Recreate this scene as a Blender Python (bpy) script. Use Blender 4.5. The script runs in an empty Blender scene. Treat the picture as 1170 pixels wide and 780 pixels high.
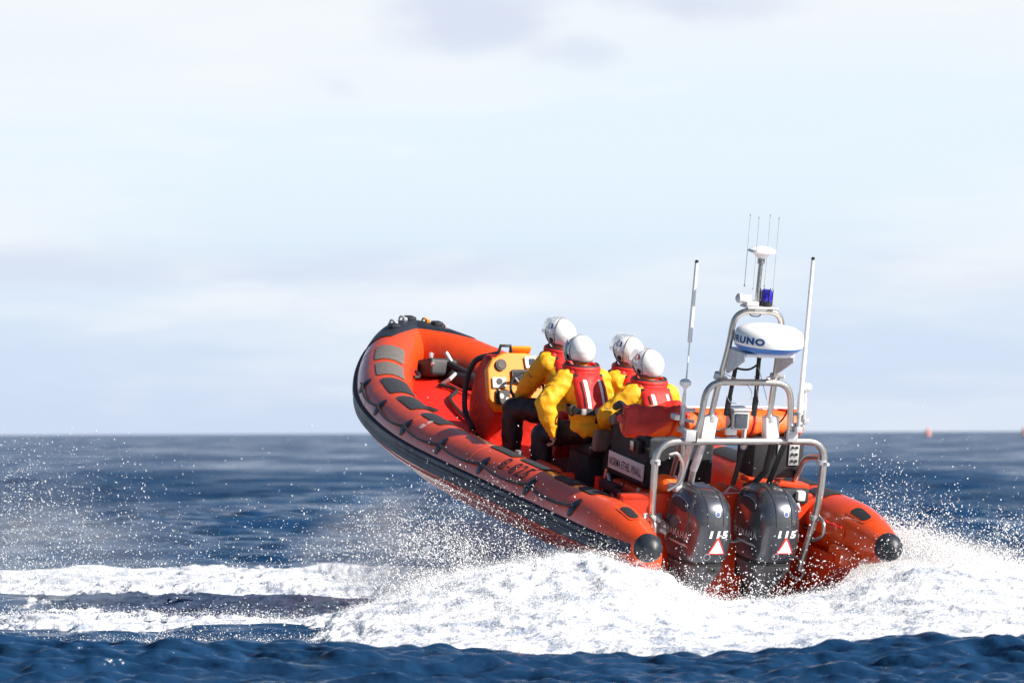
import bpy, bmesh, math, random
import numpy as np
from mathutils import Vector, Matrix, noise as mnoise
from mathutils.bvhtree import BVHTree
rnd = random.Random(7)
C = bpy.context.scene.collection
scene = bpy.context.scene
PI = math.pi
R_ = math.radians

# ------------------------------------------------------------------ camera
W0 = 1170.0
CAM_Z = 1.7
cam_d = bpy.data.cameras.new('camera'); cam = bpy.data.objects.new('camera', cam_d); C.objects.link(cam)
cam_d.lens = 204.6; cam_d.sensor_width = 36.0; cam_d.clip_start = 0.5; cam_d.clip_end = 90000
pitch = math.atan(104.5/6650)
cam.matrix_world = Matrix.Translation((0, 0, CAM_Z)) @ Matrix.Rotation(PI/2+pitch, 4, 'X') @ Matrix.Rotation(-0.0038, 4, 'Z')
cam_d.dof.use_dof = True; cam_d.dof.focus_distance = 51.0; cam_d.dof.aperture_fstop = 4.0
scene.camera = cam

# ------------------------------------------------------------------ materials
MATS = {}
def mat(name, col, rough=0.5, metal=0.0, coat=0.0, bump=0.0, bscale=40, var=0.0, vscale=6, sss=0.0, alpha=1.0, trans=0.0, spec=0.5, dirt=None, sheen=0.0, emit=None):
    m = bpy.data.materials.new(name); m.use_nodes = True
    n = m.node_tree.nodes; l = m.node_tree.links
    b = n['Principled BSDF']
    b.inputs['Base Color'].default_value = (*col, 1)
    b.inputs['Roughness'].default_value = rough
    b.inputs['Metallic'].default_value = metal
    b.inputs['Coat Weight'].default_value = coat
    b.inputs['Coat Roughness'].default_value = 0.12
    b.inputs['Specular IOR Level'].default_value = spec
    if sss: b.inputs['Subsurface Weight'].default_value = sss; b.inputs['Subsurface Radius'].default_value = (0.02, 0.02, 0.02)
    if alpha < 1: b.inputs['Alpha'].default_value = alpha
    if trans: b.inputs['Transmission Weight'].default_value = trans
    if sheen: b.inputs['Sheen Weight'].default_value = sheen
    tc = n.new('ShaderNodeTexCoord')
    if var or dirt:
        no = n.new('ShaderNodeTexNoise'); no.inputs['Scale'].default_value = vscale; no.inputs['Detail'].default_value = 6; no.inputs['Roughness'].default_value = 0.65
        l.new(tc.outputs['Object'], no.inputs['Vector'])
        r = n.new('ShaderNodeValToRGB'); r.color_ramp.elements[0].position = 0.3; r.color_ramp.elements[1].position = 0.7
        lo = dirt if dirt else tuple(c*(1-var) for c in col); hi = col if dirt else tuple(min(1, c*(1+var)) for c in col)
        r.color_ramp.elements[0].color = (*lo, 1); r.color_ramp.elements[1].color = (*hi, 1)
        l.new(no.outputs['Fac'], r.inputs['Fac']); l.new(r.outputs['Color'], b.inputs['Base Color'])
        mr = n.new('ShaderNodeMapRange'); mr.inputs['To Min'].default_value = min(1, rough*1.3+.03); mr.inputs['To Max'].default_value = rough*0.8
        l.new(no.outputs['Fac'], mr.inputs['Value']); l.new(mr.outputs['Result'], b.inputs['Roughness'])
    if bump:
        no = n.new('ShaderNodeTexNoise'); no.inputs['Scale'].default_value = bscale; no.inputs['Detail'].default_value = 4
        l.new(tc.outputs['Object'], no.inputs['Vector'])
        bp = n.new('ShaderNodeBump'); bp.inputs['Strength'].default_value = 1.0; bp.inputs['Distance'].default_value = bump
        l.new(no.outputs['Fac'], bp.inputs['Height']); l.new(bp.outputs['Normal'], b.inputs['Normal'])
    MATS[name] = m
    return m
M = {}
M['orange'] = mat('orange hypalon', (0.66, 0.062, 0.007), 0.30, var=0.12, vscale=3, bump=0.006, bscale=6, coat=0.45)
M['hull'] = mat('orange hull gelcoat', (0.58, 0.036, 0.006), 0.3, var=0.15, vscale=3, coat=0.3)
M['deck'] = mat('red deck coating', (0.75, 0.014, 0.004), 0.5, var=0.15, vscale=6, bump=0.003, bscale=30)
M['black'] = mat('black rubber', (0.018, 0.022, 0.032), 0.42, var=0.3, vscale=10, bump=0.002, bscale=30)
M['strake'] = mat('blue black rubbing strake', (0.007, 0.014, 0.034), 0.42, var=0.3, vscale=6)
M['grip'] = mat('grey antislip patch', (0.13, 0.115, 0.11), 0.75, var=0.25, vscale=30, bump=0.004, bscale=160)
M['grip_dark'] = mat('charcoal antislip patch', (0.025, 0.027, 0.035), 0.7, var=0.25, vscale=30, bump=0.004, bscale=160)
M['steel'] = mat('stainless tube', (0.50, 0.485, 0.46), 0.28, metal=0.9, var=0.12, vscale=12, bump=0.0008, bscale=60)
M['alu'] = mat('aluminium bracket', (0.55, 0.56, 0.58), 0.45, metal=0.5, var=0.15, vscale=18)
M['dark'] = mat('dark fittings', (0.02, 0.02, 0.023), 0.5, var=0.3, vscale=20)
M['white'] = mat('white plastic', (0.82, 0.82, 0.82), 0.35, coat=0.2, var=0.03)
M['radblue'] = mat('blue radome base', (0.03, 0.18, 0.55), 0.35, coat=0.2)
M['textblue'] = mat('blue print', (0.01, 0.06, 0.25), 0.5)
M['textblack'] = mat('black print', (0.015, 0.012, 0.02), 0.5)
M['textwhite'] = mat('white print', (0.8, 0.8, 0.8), 0.5)
M['textsilver'] = mat('silver print', (0.42, 0.42, 0.45), 0.4, metal=0.3)
M['red'] = mat('red print', (0.75, 0.03, 0.02), 0.5)
M['cowl'] = mat('graphite metallic cowling', (0.075, 0.082, 0.10), 0.22, metal=0.55, coat=0.7, var=0.12, vscale=8)
M['midleg'] = mat('grey engine casing', (0.085, 0.085, 0.095), 0.38, metal=0.3, var=0.25, vscale=12, coat=0.2)
M['yellow'] = mat('yellow drysuit cloth', (0.85, 0.40, 0.004), 0.62, bump=0.006, bscale=16, var=0.08, vscale=9)
M['trouser'] = mat('black drysuit trousers', (0.010, 0.009, 0.014), 0.55, bump=0.01, bscale=14, var=0.3, vscale=8)
M['boot'] = mat('black boot rubber', (0.01, 0.01, 0.012), 0.4)
M['skin'] = mat('skin', (0.52, 0.29, 0.21), 0.5, sss=0.1)
M['glove'] = mat('black glove', (0.02, 0.02, 0.022), 0.6)
M['helmet'] = mat('white helmet shell', (0.84, 0.84, 0.85), 0.24, coat=0.4, var=0.02)
M['visor'] = mat('clear visor', (0.82, 0.86, 0.9), 0.06, alpha=0.28)
M['visor_grey'] = mat('hazy visor', (0.45, 0.5, 0.6), 0.15, alpha=0.85)
M['vest'] = mat('red lifejacket fabric', (0.68, 0.018, 0.014), 0.55, bump=0.004, bscale=25, var=0.12, vscale=14)
M['reflective'] = mat('reflective strip', (0.93, 0.92, 0.90), 0.35)
M['strap'] = mat('black webbing', (0.015, 0.014, 0.016), 0.6)
M['console'] = mat('yellow orange console', (0.88, 0.27, 0.006), 0.4, coat=0.2, var=0.06)
M['bag'] = mat('orange righting bag', (0.88, 0.12, 0.006), 0.5, bump=0.02, bscale=7, var=0.12, vscale=5)
M['redbag'] = mat('red bag fabric', (0.62, 0.03, 0.015), 0.5, bump=0.02, bscale=8, var=0.3, vscale=6)
M['screen'] = mat('grey glass screen', (0.05, 0.06, 0.08), 0.08, coat=0.5)
M['paper'] = mat('grey white placard', (0.55, 0.55, 0.58), 0.5, var=0.35, vscale=60)
M['locker'] = mat('navy black locker fabric', (0.018, 0.026, 0.036), 0.6, bump=0.01, bscale=10, var=0.3, vscale=8)
M['beige'] = mat('grey beige seat pad', (0.22, 0.18, 0.16), 0.6, var=0.2)
M['strobe'] = mat('blue beacon glass', (0.03, 0.015, 0.45), 0.1, coat=0.8)
M['whip'] = mat('white fibreglass whip', (0.84, 0.84, 0.84), 0.35)
M['wire'] = mat('thin grey wire', (0.55, 0.55, 0.56), 0.4, metal=0.2)
M['skirt'] = mat('seat orange moulding', (0.62, 0.05, 0.008), 0.4, var=0.12)
M['buoy'] = mat('faded red buoy paint', (0.75, 0.36, 0.28), 0.5, var=0.1)

# ------------------------------------------------------------------ mesh helpers
class MB:
    def __init__(s): s.v = []; s.f = []
    def add(s, vs, fs):
        o = len(s.v); s.v += [tuple(map(float, v)) for v in vs]; s.f += [tuple(i+o for i in f) for f in fs]; return s
    def grid(s, rows, closed_u=False, closed_v=False, cap0=False, cap1=False):
        n = len(rows); m = len(rows[0]); vs = [p for r in rows for p in r]; fs = []
        for i in range(n if closed_v else n-1):
            for j in range(m if closed_u else m-1):
                a = i*m+j; b = i*m+(j+1) % m; c = ((i+1) % n)*m+(j+1) % m; d = ((i+1) % n)*m+j
                fs.append((a, b, c, d))
        if cap0: fs.append(tuple(range(m))[::-1])
        if cap1: fs.append(tuple((n-1)*m+j for j in range(m)))
        return s.add(vs, fs)
    def tube(s, pts, r, seg=12, caps=True, flat=1.0):
        P = [Vector(p) for p in pts]; n = len(P); rr = r if isinstance(r, (list, tuple)) else [r]*n
        rows = []; t0 = (P[1]-P[0]).normalized(); up = Vector((0, 0, 1)) if abs(t0.z) < .9 else Vector((1, 0, 0))
        nrm = (up - t0*up.dot(t0)).normalized()
        for i in range(n):
            t = (P[min(i+1, n-1)]-P[max(i-1, 0)]).normalized()
            nrm = (nrm - t*nrm.dot(t)).normalized(); bi = t.cross(nrm)
            rows.append([P[i]+(nrm*math.cos(a)*flat+bi*math.sin(a))*rr[i] for a in [2*PI*k/seg for k in range(seg)]])
        return s.grid(rows, closed_u=True, cap0=caps, cap1=caps)
    def box(s, c, size, rot=None, bev=0.0, seg=2, taper=1.0):
        bm = bmesh.new(); bmesh.ops.create_cube(bm, size=1)
        for v in bm.verts:
            k = taper if v.co.z > 0 else 1
            v.co = Vector((v.co.x*size[0]*k, v.co.y*size[1]*k, v.co.z*size[2]))
        if bev: bmesh.ops.bevel(bm, geom=list(bm.edges), offset=bev, segments=seg, profile=.6, affect='EDGES')
        mm = Matrix.Translation(c) @ (rot if rot is not None else Matrix.Identity(4))
        bm.verts.index_update()
        s.add([mm @ v.co for v in bm.verts], [[v.index for v in f.verts] for f in bm.faces]); bm.free(); return s
    def lathe(s, prof, c=(0, 0, 0), rot=None, seg=32, sx=1, sy=1):
        mm = Matrix.Translation(c) @ (rot if rot is not None else Matrix.Identity(4))
        rows = [[mm @ Vector((r*math.cos(2*PI*k/seg)*sx, r*math.sin(2*PI*k/seg)*sy, z)) for k in range(seg)] for r, z in prof]
        return s.grid(rows, closed_u=True, cap0=prof[0][0] > 1e-4, cap1=prof[-1][0] > 1e-4)
    def prism(s, pts, v):      # polygon (3D points) extruded by vector
        n = len(pts); P = [Vector(p) for p in pts]; v = Vector(v)
        return s.add(P+[p+v for p in P], [tuple(range(n))[::-1], tuple(range(n, 2*n))]+[(i, (i+1) % n, n+(i+1) % n, n+i) for i in range(n)])
    def build(s, name, m, parent=None, angle=38, recalc=True):
        me = bpy.data.meshes.new(name); me.from_pydata(s.v, [], s.f)
        if recalc:
            bm = bmesh.new(); bm.from_mesh(me)
            bmesh.ops.remove_doubles(bm, verts=bm.verts, dist=1e-5)
            bmesh.ops.recalc_face_normals(bm, faces=bm.faces); bm.to_mesh(me); bm.free()
        me.materials.append(m)
        me.polygons.foreach_set('use_smooth', [True]*len(me.polygons))
        if angle: me.set_sharp_from_angle(angle=R_(angle))
        o = bpy.data.objects.new(name, me); C.objects.link(o)
        if parent: o.parent = parent
        return o
def tag(o, label=None, cat=None, group=None, kind=None):
    if label: o['label'] = label
    if cat: o['category'] = cat
    if group: o['group'] = group
    if kind: o['kind'] = kind
    return o
def np_mesh(name, V, F, m, parent=None, smooth=True):
    """V (n,3) float array, F (k,3|4) int array"""
    me = bpy.data.meshes.new(name); V = np.ascontiguousarray(V, dtype=np.float32); F = np.ascontiguousarray(F, dtype=np.int32)
    me.vertices.add(len(V)); me.vertices.foreach_set('co', V.ravel())
    k = F.shape[1]; me.loops.add(F.size); me.loops.foreach_set('vertex_index', F.ravel())
    me.polygons.add(len(F)); me.polygons.foreach_set('loop_start', np.arange(0, F.size, k, dtype=np.int32))
    me.polygons.foreach_set('loop_total', np.full(len(F), k, dtype=np.int32))
    me.polygons.foreach_set('use_smooth', np.full(len(F), smooth))
    me.update(calc_edges=True); me.materials.append(m)
    o = bpy.data.objects.new(name, me); C.objects.link(o)
    if parent: o.parent = parent
    return o
def spline(pts, n, closed=False):
    """Catmull-Rom through pts, n samples per span"""
    P = [Vector(p) for p in pts]; out = []; L = len(P)
    for i in range(L-1):
        a = P[i-1] if i > 0 else P[0]*2-P[1]; b = P[i]; c = P[i+1]; d = P[i+2] if i+2 < L else P[-1]*2-P[-2]
        for k in range(n):
            t = k/n; out.append(0.5*((2*b)+(c-a)*t+(2*a-5*b+4*c-d)*t*t+(3*b-a-3*c+d)*t*t*t))
    out.append(P[-1]); return out
def fillet(pts, r, n=6):
    """polyline with rounded corners"""
    P = [Vector(p) for p in pts]; out = [P[0]]
    for i in range(1, len(P)-1):
        a = (P[i-1]-P[i]); b = (P[i+1]-P[i]); k = min(r, a.length*.49, b.length*.49)
        p0 = P[i]+a.normalized()*k; p1 = P[i]+b.normalized()*k
        for j in range(n+1):
            t = j/n; out.append(p0*(1-t)**2+P[i]*2*t*(1-t)+p1*t*t)
    out.append(P[-1]); return out
def bvh_of(o):
    me = o.data; return BVHTree.FromPolygons([v.co.copy() for v in me.vertices], [tuple(p.vertices) for p in me.polygons])
_txt = {}
def text_tris(s, height=1.0, bold=0.0, shear=0.0, spacing=1.0, seg=0.06):
    """built-in font as triangles, centred on 0,0, cap height `height`"""
    cu = bpy.data.curves.new('lettering', 'FONT'); cu.body = s; cu.align_x = 'CENTER'; cu.offset = bold; cu.shear = shear; cu.space_character = spacing
    cu.resolution_u = 4
    ob = bpy.data.objects.new('lettering', cu); C.objects.link(ob)
    dg = bpy.context.evaluated_depsgraph_get(); dg.update()
    me = bpy.data.meshes.new_from_object(ob.evaluated_get(dg)); bpy.data.objects.remove(ob); bpy.data.curves.remove(cu)
    bm = bmesh.new(); bm.from_mesh(me); bpy.data.meshes.remove(me)
    bmesh.ops.remove_doubles(bm, verts=bm.verts, dist=1e-4)
    bmesh.ops.triangulate(bm, faces=bm.faces)
    for _ in range(4):
        es = [e for e in bm.edges if e.calc_length() > seg/height*1.0]
        if not es: break
        bmesh.ops.subdivide_edges(bm, edges=es, cuts=1); bmesh.ops.triangulate(bm, faces=bm.faces)
    k = height/0.7
    bm.verts.index_update()
    vs = [((v.co.x)*k, (v.co.y-0.35)*k) for v in bm.verts]; fs = [[v.index for v in f.verts] for f in bm.faces]; bm.free()
    return vs, fs
def poly_tris(pts, seg=0.03):
    bm = bmesh.new(); bm.faces.new([bm.verts.new((x, y, 0)) for x, y in pts]); bmesh.ops.triangulate(bm, faces=bm.faces)
    for _ in range(5):
        es = [e for e in bm.edges if e.calc_length() > seg]
        if not es: break
        bmesh.ops.subdivide_edges(bm, edges=es, cuts=1); bmesh.ops.triangulate(bm, faces=bm.faces)
    bm.verts.index_update(); vs = [(v.co.x, v.co.y) for v in bm.verts]; fs = [[v.index for v in f.verts] for f in bm.faces]; bm.free(); return vs, fs
def circle2(r, n=20, sx=1, sy=1, cx=0, cy=0): return [(cx+r*sx*math.cos(2*PI*k/n), cy+r*sy*math.sin(2*PI*k/n)) for k in range(n)]
def rrect(w, h, r, n=4):
    out = []
    for cx, cy, a0 in ((w/2-r, h/2-r, 0), (-w/2+r, h/2-r, 90), (-w/2+r, -h/2+r, 180), (w/2-r, -h/2+r, 270)):
        for k in range(n+1): a = R_(a0+90*k/n); out.append((cx+r*math.cos(a), cy+r*math.sin(a)))
    return out
def decal(name, tris, fn, m, parent, thick=0.0):
    vs, fs = tris; P = [fn(u, v) for u, v in vs]
    ok = [p is not None for p in P]; P = [p if p is not None else Vector((0, 0, 0)) for p in P]
    fs = [f for f in fs if all(ok[i] for i in f)]
    mb = MB(); mb.add(P, fs)
    return mb.build(name, m, parent, angle=0, recalc=False)
def caster(bvh, origin, u, v, direction, off=0.003):
    o0 = Vector(origin); U = Vector(u).normalized(); V = Vector(v).normalized(); D = Vector(direction).normalized()
    def fn(a, b):
        loc, nor, i, d = bvh.ray_cast(o0+U*a+V*b, D)
        if loc is None: return None
        return loc - D*off
    return fn
def flat(origin, u, v, off=0.0):
    o0 = Vector(origin); U = Vector(u).normalized(); V = Vector(v).normalized(); N = U.cross(V)
    return lambda a, b: o0+U*a+V*b+N*off
def remesh_union(name, shapes, m, parent, voxel=0.012, smooth=4, disp=0.0, dscale=9.0, seed=0):
    """shapes: ('cap', p0, p1, r0, r1) tapered capsules, ('ell', c, (rx,ry,rz), rotmatrix|None), ('mb', MB) -> one continuous surface"""
    mb = MB()
    for sh in shapes:
        if sh[0] == 'cap':
            p0, p1, r0, r1 = Vector(sh[1]), Vector(sh[2]), sh[3], sh[4]; d = (p1-p0); L = d.length; t = d.normalized()
            pts = []; rr = []
            for k in range(6): a = PI/2*(k/6); pts.append(p0 - t*r0*math.cos(a)); rr.append(max(.0015, r0*math.sin(a)))
            for k in range(5): pts.append(p0+d*(k/4)); rr.append(r0+(r1-r0)*k/4)
            for k in range(1, 7): a = PI/2*(1-k/6); pts.append(p1 + t*r1*math.cos(a)); rr.append(max(.0015, r1*math.sin(a)))
            mb.tube(pts, rr, seg=16)
        elif sh[0] == 'ell':
            c, r = Vector(sh[1]), sh[2]; rot = sh[3] if len(sh) > 3 and sh[3] is not None else Matrix.Identity(4)
            mm = Matrix.Translation(c) @ rot @ Matrix.Diagonal((*r, 1))
            rows = [[mm @ Vector((math.sin(a)*math.cos(b), math.sin(a)*math.sin(b), math.cos(a))) for b in [2*PI*k/20 for k in range(20)]] for a in [PI*(.02+.96*j/14) for j in range(15)]]
            mb.grid(rows, closed_u=True, cap0=True, cap1=True)
        else: mb.add(sh[1].v, sh[1].f)
    me = bpy.data.meshes.new(name); me.from_pydata(mb.v, [], mb.f)
    bm = bmesh.new(); bm.from_mesh(me); bmesh.ops.recalc_face_normals(bm, faces=bm.faces); bm.to_mesh(me); bm.free()
    o = bpy.data.objects.new(name, me); C.objects.link(o)
    md = o.modifiers.new('r', 'REMESH'); md.mode = 'VOXEL'; md.voxel_size = voxel
    sm = o.modifiers.new('s', 'SMOOTH'); sm.iterations = smooth; sm.factor = .5
    dg = bpy.context.evaluated_depsgraph_get(); dg.update()
    me2 = bpy.data.meshes.new_from_object(o.evaluated_get(dg)); bpy.data.objects.remove(o); bpy.data.meshes.remove(me)
    n = len(me2.vertices)
    if disp and n:
        co = np.empty(n*3, np.float32); no = np.empty(n*3, np.float32)
        me2.vertices.foreach_get('co', co); me2.vertex_normals.foreach_get('vector', no)
        co = co.reshape(-1, 3); no = no.reshape(-1, 3)
        d = np.array([(abs(mnoise.noise(Vector(p)*dscale+Vector((seed*7.1, 0, 0))))*-2+.6)+.5*mnoise.noise(Vector(p)*dscale*2.3) for p in co])
        co += no*(d*disp)[:, None]; me2.vertices.foreach_set('co', co.ravel().astype(np.float32)); me2.update()
    me2.materials.clear(); me2.materials.append(m); me2.polygons.foreach_set('use_smooth', [True]*len(me2.polygons))
    me2.name = name
    o = bpy.data.objects.new(name, me2); C.objects.link(o)
    if parent: o.parent = parent
    return o
# vectorised gradient noise ------------------------------------------------
_rs = np.random.RandomState(3); _perm = _rs.permutation(4096); _ang = _rs.rand(4096)*2*PI
_gx, _gy = np.cos(_ang), np.sin(_ang)
def pn(x, y, seed=0):
    xi = np.floor(x).astype(np.int64); yi = np.floor(y).astype(np.int64); xf = x-xi; yf = y-yi
    u = xf*xf*xf*(xf*(xf*6-15)+10); v = yf*yf*yf*(yf*(yf*6-15)+10)
    def g(i, j, dx, dy):
        h = _perm[(_perm[(i+seed*57) & 4095]+j) & 4095]; return _gx[h]*dx+_gy[h]*dy
    a = g(xi, yi, xf, yf); b = g(xi+1, yi, xf-1, yf); c = g(xi, yi+1, xf, yf-1); d = g(xi+1, yi+1, xf-1, yf-1)
    return (a*(1-u)+b*u)*(1-v)+(c*(1-u)+d*u)*v
def fbm(x, y, o=4, seed=0, gain=.5, ridge=False):
    s = 0; a = 1.0; tot = 0
    for k in range(o):
        n = pn(x*2**k, y*2**k, seed+k)
        s = s+a*((1-2*np.abs(n)) if ridge else n); tot += a; a *= gain
    return s/tot
# ------------------------------------------------------------------ the boat
PSI, TH, RO = R_(24.5), R_(10.5), R_(0.5)
fv = Vector((-math.sin(PSI)*math.cos(TH), math.cos(PSI)*math.cos(TH), math.sin(TH)))
pv0 = Vector((-math.cos(PSI), -math.sin(PSI), 0)); uv0 = fv.cross(pv0)
pv = pv0*math.cos(RO)+uv0*math.sin(RO); uv = fv.cross(pv)
BO = Vector((2.22, 50.5, 0.70))
BM = Matrix(((fv.x, pv.x, uv.x, BO.x), (fv.y, pv.y, uv.y, BO.y), (fv.z, pv.z, uv.z, BO.z), (0, 0, 0, 1)))
boat = bpy.data.objects.new('rescue_boat', None); C.objects.link(boat); boat.matrix_world = BM
tag(boat, 'orange rigid inflatable rescue boat with twin outboard motors, bow lifted, speeding over the sea', 'boat')

half = [(0.0, 1.17, 0), (0.5, 1.17, 0), (1.5, 1.17, 0), (3.0, 1.17, 0), (4.6, 1.14, 0.0), (5.6, 1.05, 0.03), (6.4, 0.90, 0.10), (7.0, 0.68, 0.20), (7.5, 0.42, 0.30), (7.88, 0.17, 0.37), (8.02, 0, 0.39)]
full = half + [(x, -y, z) for x, y, z in half[-2::-1]]
pl = spline(full, 14)
acc = [0.0]
for i in range(1, len(pl)): acc.append(acc[-1]+(pl[i]-pl[i-1]).length)
TL = acc[-1]
def path(s):
    s = max(0, min(TL-1e-6, s)); lo = 0; hi = len(acc)-1
    while hi-lo > 1:
        mid = (lo+hi)//2
        if acc[mid] <= s: lo = mid
        else: hi = mid
    t = (s-acc[lo])/(acc[hi]-acc[lo]); return pl[lo].lerp(pl[hi], t)
def trad(s):
    e = min(s, TL-s); r = 0.275
    if e < .75: r = .275-.155*(1-e/.75)**1.8
    return r
def tframe(s):
    t = (path(s+.02)-path(s-.02)).normalized()
    up = (Vector((0, 0, 1))-t*t.z).normalized(); out = up.cross(t)
    return path(s), t, up, out
def tsurf(s, phi, off=0.0):     # phi: degrees from the top towards outboard
    p, t, up, out = tframe(s); a = R_(phi); r = trad(s)+off
    return p+(up*math.cos(a)+out*math.sin(a))*r
def s_at_x(x):                  # arc length on the port side at boat x
    lo, hi = 0, TL/2
    for _ in range(40):
        m_ = (lo+hi)/2
        if path(m_).x < x: lo = m_
        else: hi = m_
    return lo
# tube, port and starboard and bow in one
mb = MB(); NS = 220
mb.grid([[tsurf(TL*i/NS, 360*k/40) for k in range(40)] for i in range(NS+1)], closed_u=True, cap0=True, cap1=True)
tube_o = mb.build('inflatable_tube', M['orange'], boat)
# seams across tube chambers
for s in [1.62, 3.35, 4.9, 6.2, 7.4, TL-7.4, TL-6.2, TL-4.9, TL-3.35, TL-1.62]:
    mb = MB(); mb.grid([[tsurf(s+d, k*9, o_) for k in range(40)] for d, o_ in ((-.03, -.002), (-.028, .0025), (.028, .0025), (.03, -.002))], closed_u=True)
    mb.build('chamber_seam', M['orange'], tube_o)
for side in (0, 1):             # rubber end cones
    s0 = 0 if side == 0 else TL; p, t, up, out = tframe(.02 if side == 0 else TL-.02); p = path(s0); d = -t if side == 0 else t
    mb = MB(); prof = [(.122, .05), (.127, 0.0), (.122, -.04), (.104, -.085), (.07, -.12), (.03, -.14), (.012, -.148)]
    rows = [[p-d*z+(up*math.cos(a)+out*math.sin(a))*r for a in [2*PI*k/28 for k in range(28)]] for r, z in prof]
    mb.grid(rows, closed_u=True, cap1=True, cap0=True); mb.build('tube_end_cone', M['black'], boat)
# rubbing strakes: two ribs and a web
def strake(s0, s1, phis, prof_off, name, m):
    n = int((s1-s0)/.08)
    mb = MB(); mb.grid([[tsurf(s0+(s1-s0)*i/n, ph, o_) for ph, o_ in zip(phis, prof_off)] for i in range(n+1)], closed_u=True, cap0=True, cap1=True)
    mb.build(name, m, boat)
strake(.05, TL-.05, [80, 81, 84, 90, 93, 95, 98, 101, 104, 111, 114, 116, 100], [-.01, .012, .034, .036, .026, .016, .014, .024, .034, .034, .012, -.01, -.03], 'rubbing_strake', M['strake'])
strake(.5, TL-.5, [126, 127, 131, 134, 135, 130], [-.01, .008, .010, .008, -.01, -.02], 'lower_strake', M['hull'])
def patch(s0, s1, p0, p1, off, m, name, parent=boat, rc=.035):
    """rounded patch glued on the tube"""
    w = s1-s0; h = R_(p1-p0)*.275
    tr = poly_tris(rrect(w, abs(h), min(rc, w*.45, abs(h)*.45)), .05)
    return decal(name, tr, lambda a, b: tsurf((s0+s1)/2+a, (p0+p1)/2+math.degrees(b/.275), off), m, parent)
sx = s_at_x
# anti-slip patches along the inboard top of both tubes (first two pairs grey)
for side in (0, 1):
    f = (lambda s: s) if side == 0 else (lambda s: TL-s)
    g = (lambda a: a)
    for (a, b, m_, p0, p1) in [(6.95, 7.32, 'grip', -36, 24), (6.5, 6.86, 'grip', -36, 22), (5.85, 6.38, 'grip_dark', -38, 20), (5.15, 5.7, 'grip_dark', -36, 18), (4.4, 4.95, 'grip_dark', -38, 16),
                              (2.75, 3.3, 'grip_dark', -32, 10), (2.1, 2.65, 'grip_dark', -34, 8), (1.45, 1.85, 'grip_dark', -30, 16), (1.0, 1.33, 'grip_dark', -30, 16)]:
        if side == 1 and a > 6.5: continue
        s0, s1 = sorted((f(sx(a)), f(sx(b))))
        if side == 1 and m_ == 'grip' : s0 -= .05; s1 += .2
        patch(s0, s1, p0, p1, .007, M[m_], 'antislip_patch')
# orange stern apron panels and the black recessed valve windows
for side in (0, 1):
    f = (lambda s: s) if side == 0 else (lambda s: TL-s)
    pf = (-10, 14) if side == 0 else (-34, -8)
    s0, s1 = sorted((f(.26), f(.50)))
    a = patch(s0-.02, s1+.02, pf[0]-5, pf[1]+5, .005, M['orange'], 'valve_cover')
    patch(s0, s1, pf[0], pf[1], .009, M['dark'], 'valve_window', a, rc=.05)
# bow cap: black rubber nose with a strap down the inside
sc = TL/2
mb = MB(); n = 26
mb.grid([[tsurf(sc-.62+1.24*i/n, ph, .008 if 0 < j < 14 else -.004) for j, ph in enumerate([-38+38*(abs(i/n-.5)*2)**1.5+(85+38-38*(abs(i/n-.5)*2)**1.5)*k/14 for k in range(15)])] for i in range(n+1)])
mb.build('bow_cap', M['black'], boat)
mb = MB(); mb.grid([[tsurf(sc-.085+.17*i/6, -5-115*k/16, .010 if 0 < i < 6 else -.003) for k in range(17)] for i in range(7)])
mb.build('bow_strap', M['black'], boat)
for a, ph in ((-.2, 12), (-.05, 5), (.12, 10), (.3, 16)):
    mb = MB(); c = tsurf(sc+a, ph, .0); mb.tube(spline([c, c+Vector((-.02, .02, .035)), c+Vector((.02, .04, .04)), c+Vector((.03, .05, .0))], 5), .010, 8)
    mb.box(c+Vector((0, 0, .015)), (.05, .04, .04), bev=.008); mb.build('bow_shackle', M['alu' if a != .12 else 'console'], boat)
for a in (-.32, .0, .22):
    mb = MB(); c = tsurf(sc+a, 8, .0); mb.box(c+Vector((0, 0, .02)), (.12, .10, .045), bev=.02); mb.build('bow_cleat', M['black'], boat)
# grab line on the outside with rubber handle patches
def grabline(f, xs, ph=56):
    for k, x in enumerate(xs):
        s = f(sx(x)); c = tsurf(s, ph, .004)
        tr = poly_tris(circle2(1, 20, .060, .098), .03)
        # teardrop patch across the tube
        o = decal('handle_patch', tr, lambda a, b: tsurf(s+a+b*.15, ph+math.degrees(b/.275), .006+.010*max(0, 1-(a/.06)**2-(b/.098)**2)), M['strake'], boat)
        mb = MB(); p, t, up, out = tframe(s); e = (up*math.cos(R_(ph))+out*math.sin(R_(ph)))
        mb.tube([c+e*.018-t*.02, c+e*.03-t*.01, c+e*.03+t*.01, c+e*.018+t*.02], .010, 8); mb.build('rope_loop', M['dark'], o)
    for x0, x1 in zip(xs[:-1], xs[1:]):
        pts = []
        for i in range(13):
            t = i/12; s = f(sx(x0+(x1-x0)*t)); sag = 8*4*t*(1-t)
            pts.append(tsurf(s, ph+sag, .022))
        mb = MB(); mb.tube(pts, .0125, 8); mb.build('grab_line', M['dark'], boat)
grabline(lambda s: s, [1.05, 2.0, 3.02, 4.0, 4.9, 5.75, 6.5])
grabline(lambda s: TL-s, [1.05, 2.0, 3.02, 4.0, 4.9, 5.7, 6.5, 7.1])
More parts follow.
